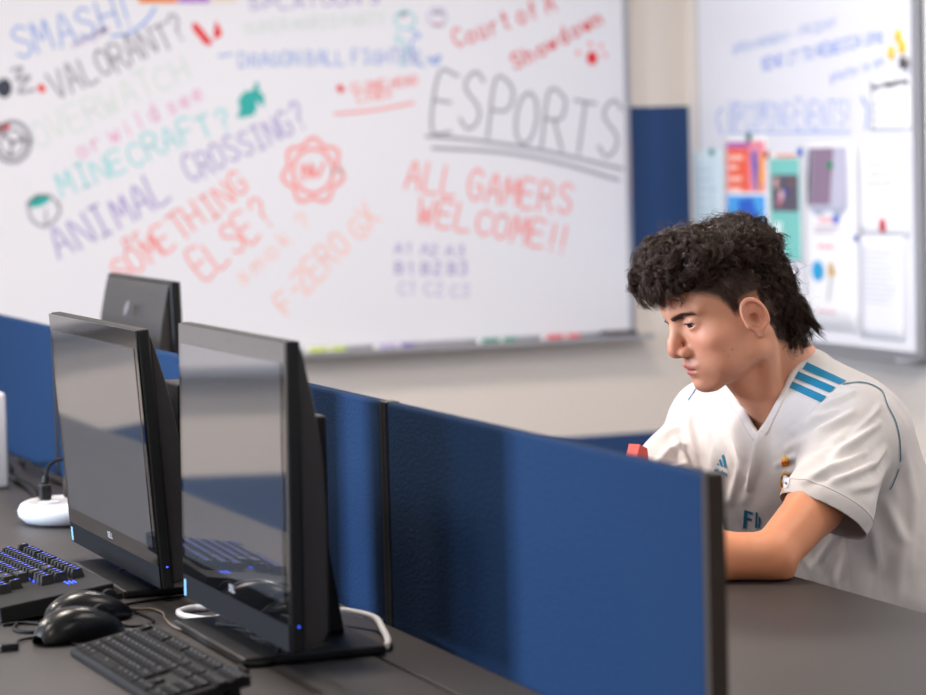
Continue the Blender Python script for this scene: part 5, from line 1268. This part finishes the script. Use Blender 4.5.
# big locks over the forehead and the flicked nape
def locks(specs, n_each, spread, r0, curl, turns):
    VV = []; QQ = []; off = 0
    for pts in specs:
        pts = np.array(pts, float); tq = np.linspace(0, len(pts)-1, 16); i_ = np.clip(tq.astype(int), 0, len(pts)-2); fr = (tq-i_)[:, None]
        base_p = pts[i_]*(1-fr)+pts[i_+1]*fr
        for _ in range(2): base_p[1:-1] = (base_p[:-2]+2*base_p[1:-1]+base_p[2:])/4
        for k in range(n_each):
            t = np.linspace(0, 1, 16); ph = rs.uniform(0, 6.28); o1 = rs.normal(size=3)*spread; tr = turns*rs.uniform(0.7, 1.3)
            c_ = curl*rs.uniform(0.4, 1.1)*np.minimum(1, t*2.5)
            path = base_p+o1*(0.4+0.9*t[:, None])+np.stack([c_*np.cos(tr*6.28*t+ph), c_*np.sin(tr*6.28*t+ph)*0.8, c_*np.sin(tr*6.28*t+ph+1)], 1)
            tan = np.gradient(path, axis=0); tan /= np.linalg.norm(tan, axis=1)[:, None]
            s1 = np.cross(tan, [0.31, 0.57, 0.76]); s1 /= np.linalg.norm(s1, axis=1)[:, None]; s2 = np.cross(tan, s1); rad = r0*rs.uniform(0.6, 1.1)*(1-0.8*t**1.6)
            V_ = np.stack([path+(s1*math.cos(a_*2.0944)+s2*math.sin(a_*2.0944))*rad[:, None] for a_ in range(3)], 1).reshape(-1, 3)
            j = (np.arange(15)*3)[:, None]; kk = np.arange(3)[None]; k2 = (kk+1) % 3
            QQ.append((np.stack([j+kk, j+k2, j+3+k2, j+3+kk], -1).reshape(-1, 4))+off); VV.append(HM+V_@HR.T); off += 48
    return np.concatenate(VV), np.concatenate(QQ)
fringe = []
for k in range(34):
    y = rs.uniform(-0.055, 0.062); x0 = 0.094-4.0*y*y; z0 = rs.uniform(0.082, 0.112)
    dx = rs.uniform(0.002, 0.022); dz = rs.uniform(0.016, 0.040)*(1.0 if abs(y) < 0.045 else 0.6)
    fringe.append([(x0-0.02, y*0.95, z0+0.01), (x0+dx*0.7, y, z0+0.004), (x0+dx, y+rs.uniform(-0.006, 0.006), z0-dz*0.55), (x0+dx*0.35+0.004, y+rs.uniform(-0.010, 0.010), max(z0-dz, 0.058))])
Vd, Qd_ = locks(fringe, 26, 0.0022, 0.00055, 0.0036, 1.3)
nape = []
for k in range(26):
    y = rs.uniform(-0.045, 0.050); x0 = -0.078-0.02*math.cos(y*20); z0 = rs.uniform(-0.055, -0.01)
    nape.append([(x0+0.012, y, z0+0.02), (x0-0.006, y*1.05, z0-0.008), (x0-0.010, y*1.08, z0-0.026), (x0-0.006-rs.uniform(0, 0.012), y*1.1, z0-0.032-rs.uniform(-0.004, 0.008))])
Ve, Qe = locks(nape, 26, 0.0024, 0.0005, 0.0030, 0.9)
tufts = []
for k in range(190):
    i_ = rs.choice(len(Fc), p=Fa*top/(Fa*top).sum()); b0 = qf[i_]; n0_ = nf[i_]; t0_ = np.cross(n0_, rs.normal(size=3)); t0_ /= np.linalg.norm(t0_)
    h_ = rs.uniform(0.005, 0.015); l_ = rs.uniform(0.012, 0.024)*(0.6 if b0[0] > 0.07 else 1)
    tufts.append([b0-n0_*0.004, b0+n0_*h_+t0_*l_*0.25, b0+n0_*h_*1.15+t0_*l_*0.8, b0+n0_*h_*0.4+t0_*l_*1.25, b0-n0_*0.002+t0_*l_*1.1])
Vt, Qt = locks(tufts, 20, 0.0014, 0.00055, 0.0020, 0.6)
off = 0; VV = []; QQ = []
for v_, q_ in ((Vt, Qt), (Va, Qa), (Vb, Qb), (Vc, Qc), (Vd, Qd_), (Ve, Qe)): VV.append(v_); QQ.append(q_+off); off += len(v_)
curls = fast_mesh('hair_curls', np.concatenate(VV), np.concatenate(QQ), hair_m, None); to_person(curls); curls['kind'] = 'stuff'
# cropped hair of the fade, rooted on the skin
Pb = coords(body.data); Nb = normals(body.data); qb = to_head(Pb); swb = scalp_w(qb)
m_ok = (swb > -0.002) & (swb < 0.05) & (np.abs(qb[:, 1]) > 0.045) & (np.abs(qb[:, 1]) < 0.0765) & (np.linalg.norm(qb-A3(-0.01, 0, 0.02), axis=1) < 0.13) & (qb[:, 0] < 0.075)
idx = np.where(m_ok)[0]; wgt = np.clip(swb[idx]/0.025+0.2, 0.1, 1); idx = rs.choice(idx, 5200, p=wgt/wgt.sum())
Vf, Qf = strands(5200, Pb[idx]+rs.normal(size=(5200, 3))*0.0006, Nb[idx], flow_back, np.clip(0.002+swb[idx]*0.22, 0.0025, 0.011), np.full(5200, 0.0003), np.full(5200, 0.5), np.full(5200, 0.00016), 5, 0.35)
fd = fast_mesh('cropped_hair', Vf, Qf, hair_m, None); to_person(fd); fd['kind'] = 'stuff'
# eyebrows: short hairs over the pigment
for s in (1, -1):
    sel = np.where((bw > 0.3) & (np.sign(q[:, 1]) == s))[0] if False else np.where((np.clip(1-(np.abs(np.abs(qb[:, 2]-(0.0335+0.24*np.clip(np.abs(qb[:, 1])-0.010, 0, 0.022)-11.0*np.clip(np.abs(qb[:, 1])-0.034, 0, 1)**2)))-0.0024)/0.0012, 0, 1) > 0.3) & (qb[:, 0] > 0.045) & (np.abs(qb[:, 1]) > 0.008) & (np.abs(qb[:, 1]) < 0.047) & (np.sign(qb[:, 1]) == s))[0]
    ii = rs.choice(sel, 260); 
    Vg, Qg = strands(260, Pb[ii]+rs.normal(size=(260, 3))*0.0004, Nb[ii], lambda q0, n_h: np.stack([-0.5+0*q0[:, 0], np.sign(q0[:, 1])*1.0, 0.25+0*q0[:, 0]], 1)+rs.normal(size=q0.shape)*0.15, rs.uniform(0.004, 0.007, 260), np.full(260, 0.0002), np.full(260, 0.3), np.full(260, 0.00022), 5, 0.25)
    eb = fast_mesh('eyebrow', Vg, Qg, hair_m, None); to_person(eb)

# ---------------------------------------------------------------- chair and carton
ch = tag(empty('office_chair', (2.03, 3.50, 0)), 'dark office chair the person sits on, behind the desk', 'chair')
MB().box(-0.30, 0.22, -0.23, 0.23, 0.400, 0.452, bev=0.02).build('seat', mat('chair_fabric', (44, 46, 52), 0.9, bump=0.4, scale=500), ch, True)
MB().box(0.215, 0.262, -0.20, 0.20, 0.56, 0.93, bev=0.02).build('backrest', MATS['chair_fabric'], ch, True)
MB().box(0.235, 0.250, -0.03, 0.03, 0.38, 0.60).box(0.05, 0.25, -0.03, 0.03, 0.38, 0.395).build('back_frame', blackmetal_m, ch)
MB().lathe([(0.0, 0.09), (0.028, 0.09), (0.028, 0.25), (0.018, 0.25), (0.018, 0.40), (0, 0.40)], n=20).build('gas_column', blackmetal_m, ch, True)
for k in range(5):
    a = k*2*PI/5+0.3; MB().tube([(0, 0, 0.10), (0.27*math.cos(a), 0.27*math.sin(a), 0.075)], 0.017, 8, smooth=False).build('leg', blackmetal_m, ch)
    w_ = MB().lathe([(0, -0.012), (0.029, -0.012), (0.029, 0.012), (0, 0.012)], n=18).build('caster', plastic_m, ch, True); w_.rotation_euler = (PI/2, 0, a); w_.location = (0.27*math.cos(a), 0.27*math.sin(a), 0.030)
ct = tag(empty('carton', (1.588, 3.45, 0.7302), 0.45), 'small red carton with folded top on the desk, just above the divider line', 'carton')
MB().box(-0.014, 0.014, -0.010, 0.010, 0, 0.132).build('carton_body', red_m, ct)
MB().prism([(-0.014, 0.1322), (0.014, 0.1322), (0.012, 0.146), (-0.004, 0.153)], 'y', -0.010, 0.010).build('folded_top', mat('red_flap', (226, 96, 88), 0.5), ct)
ct.scale = (1, 1, 1.03)
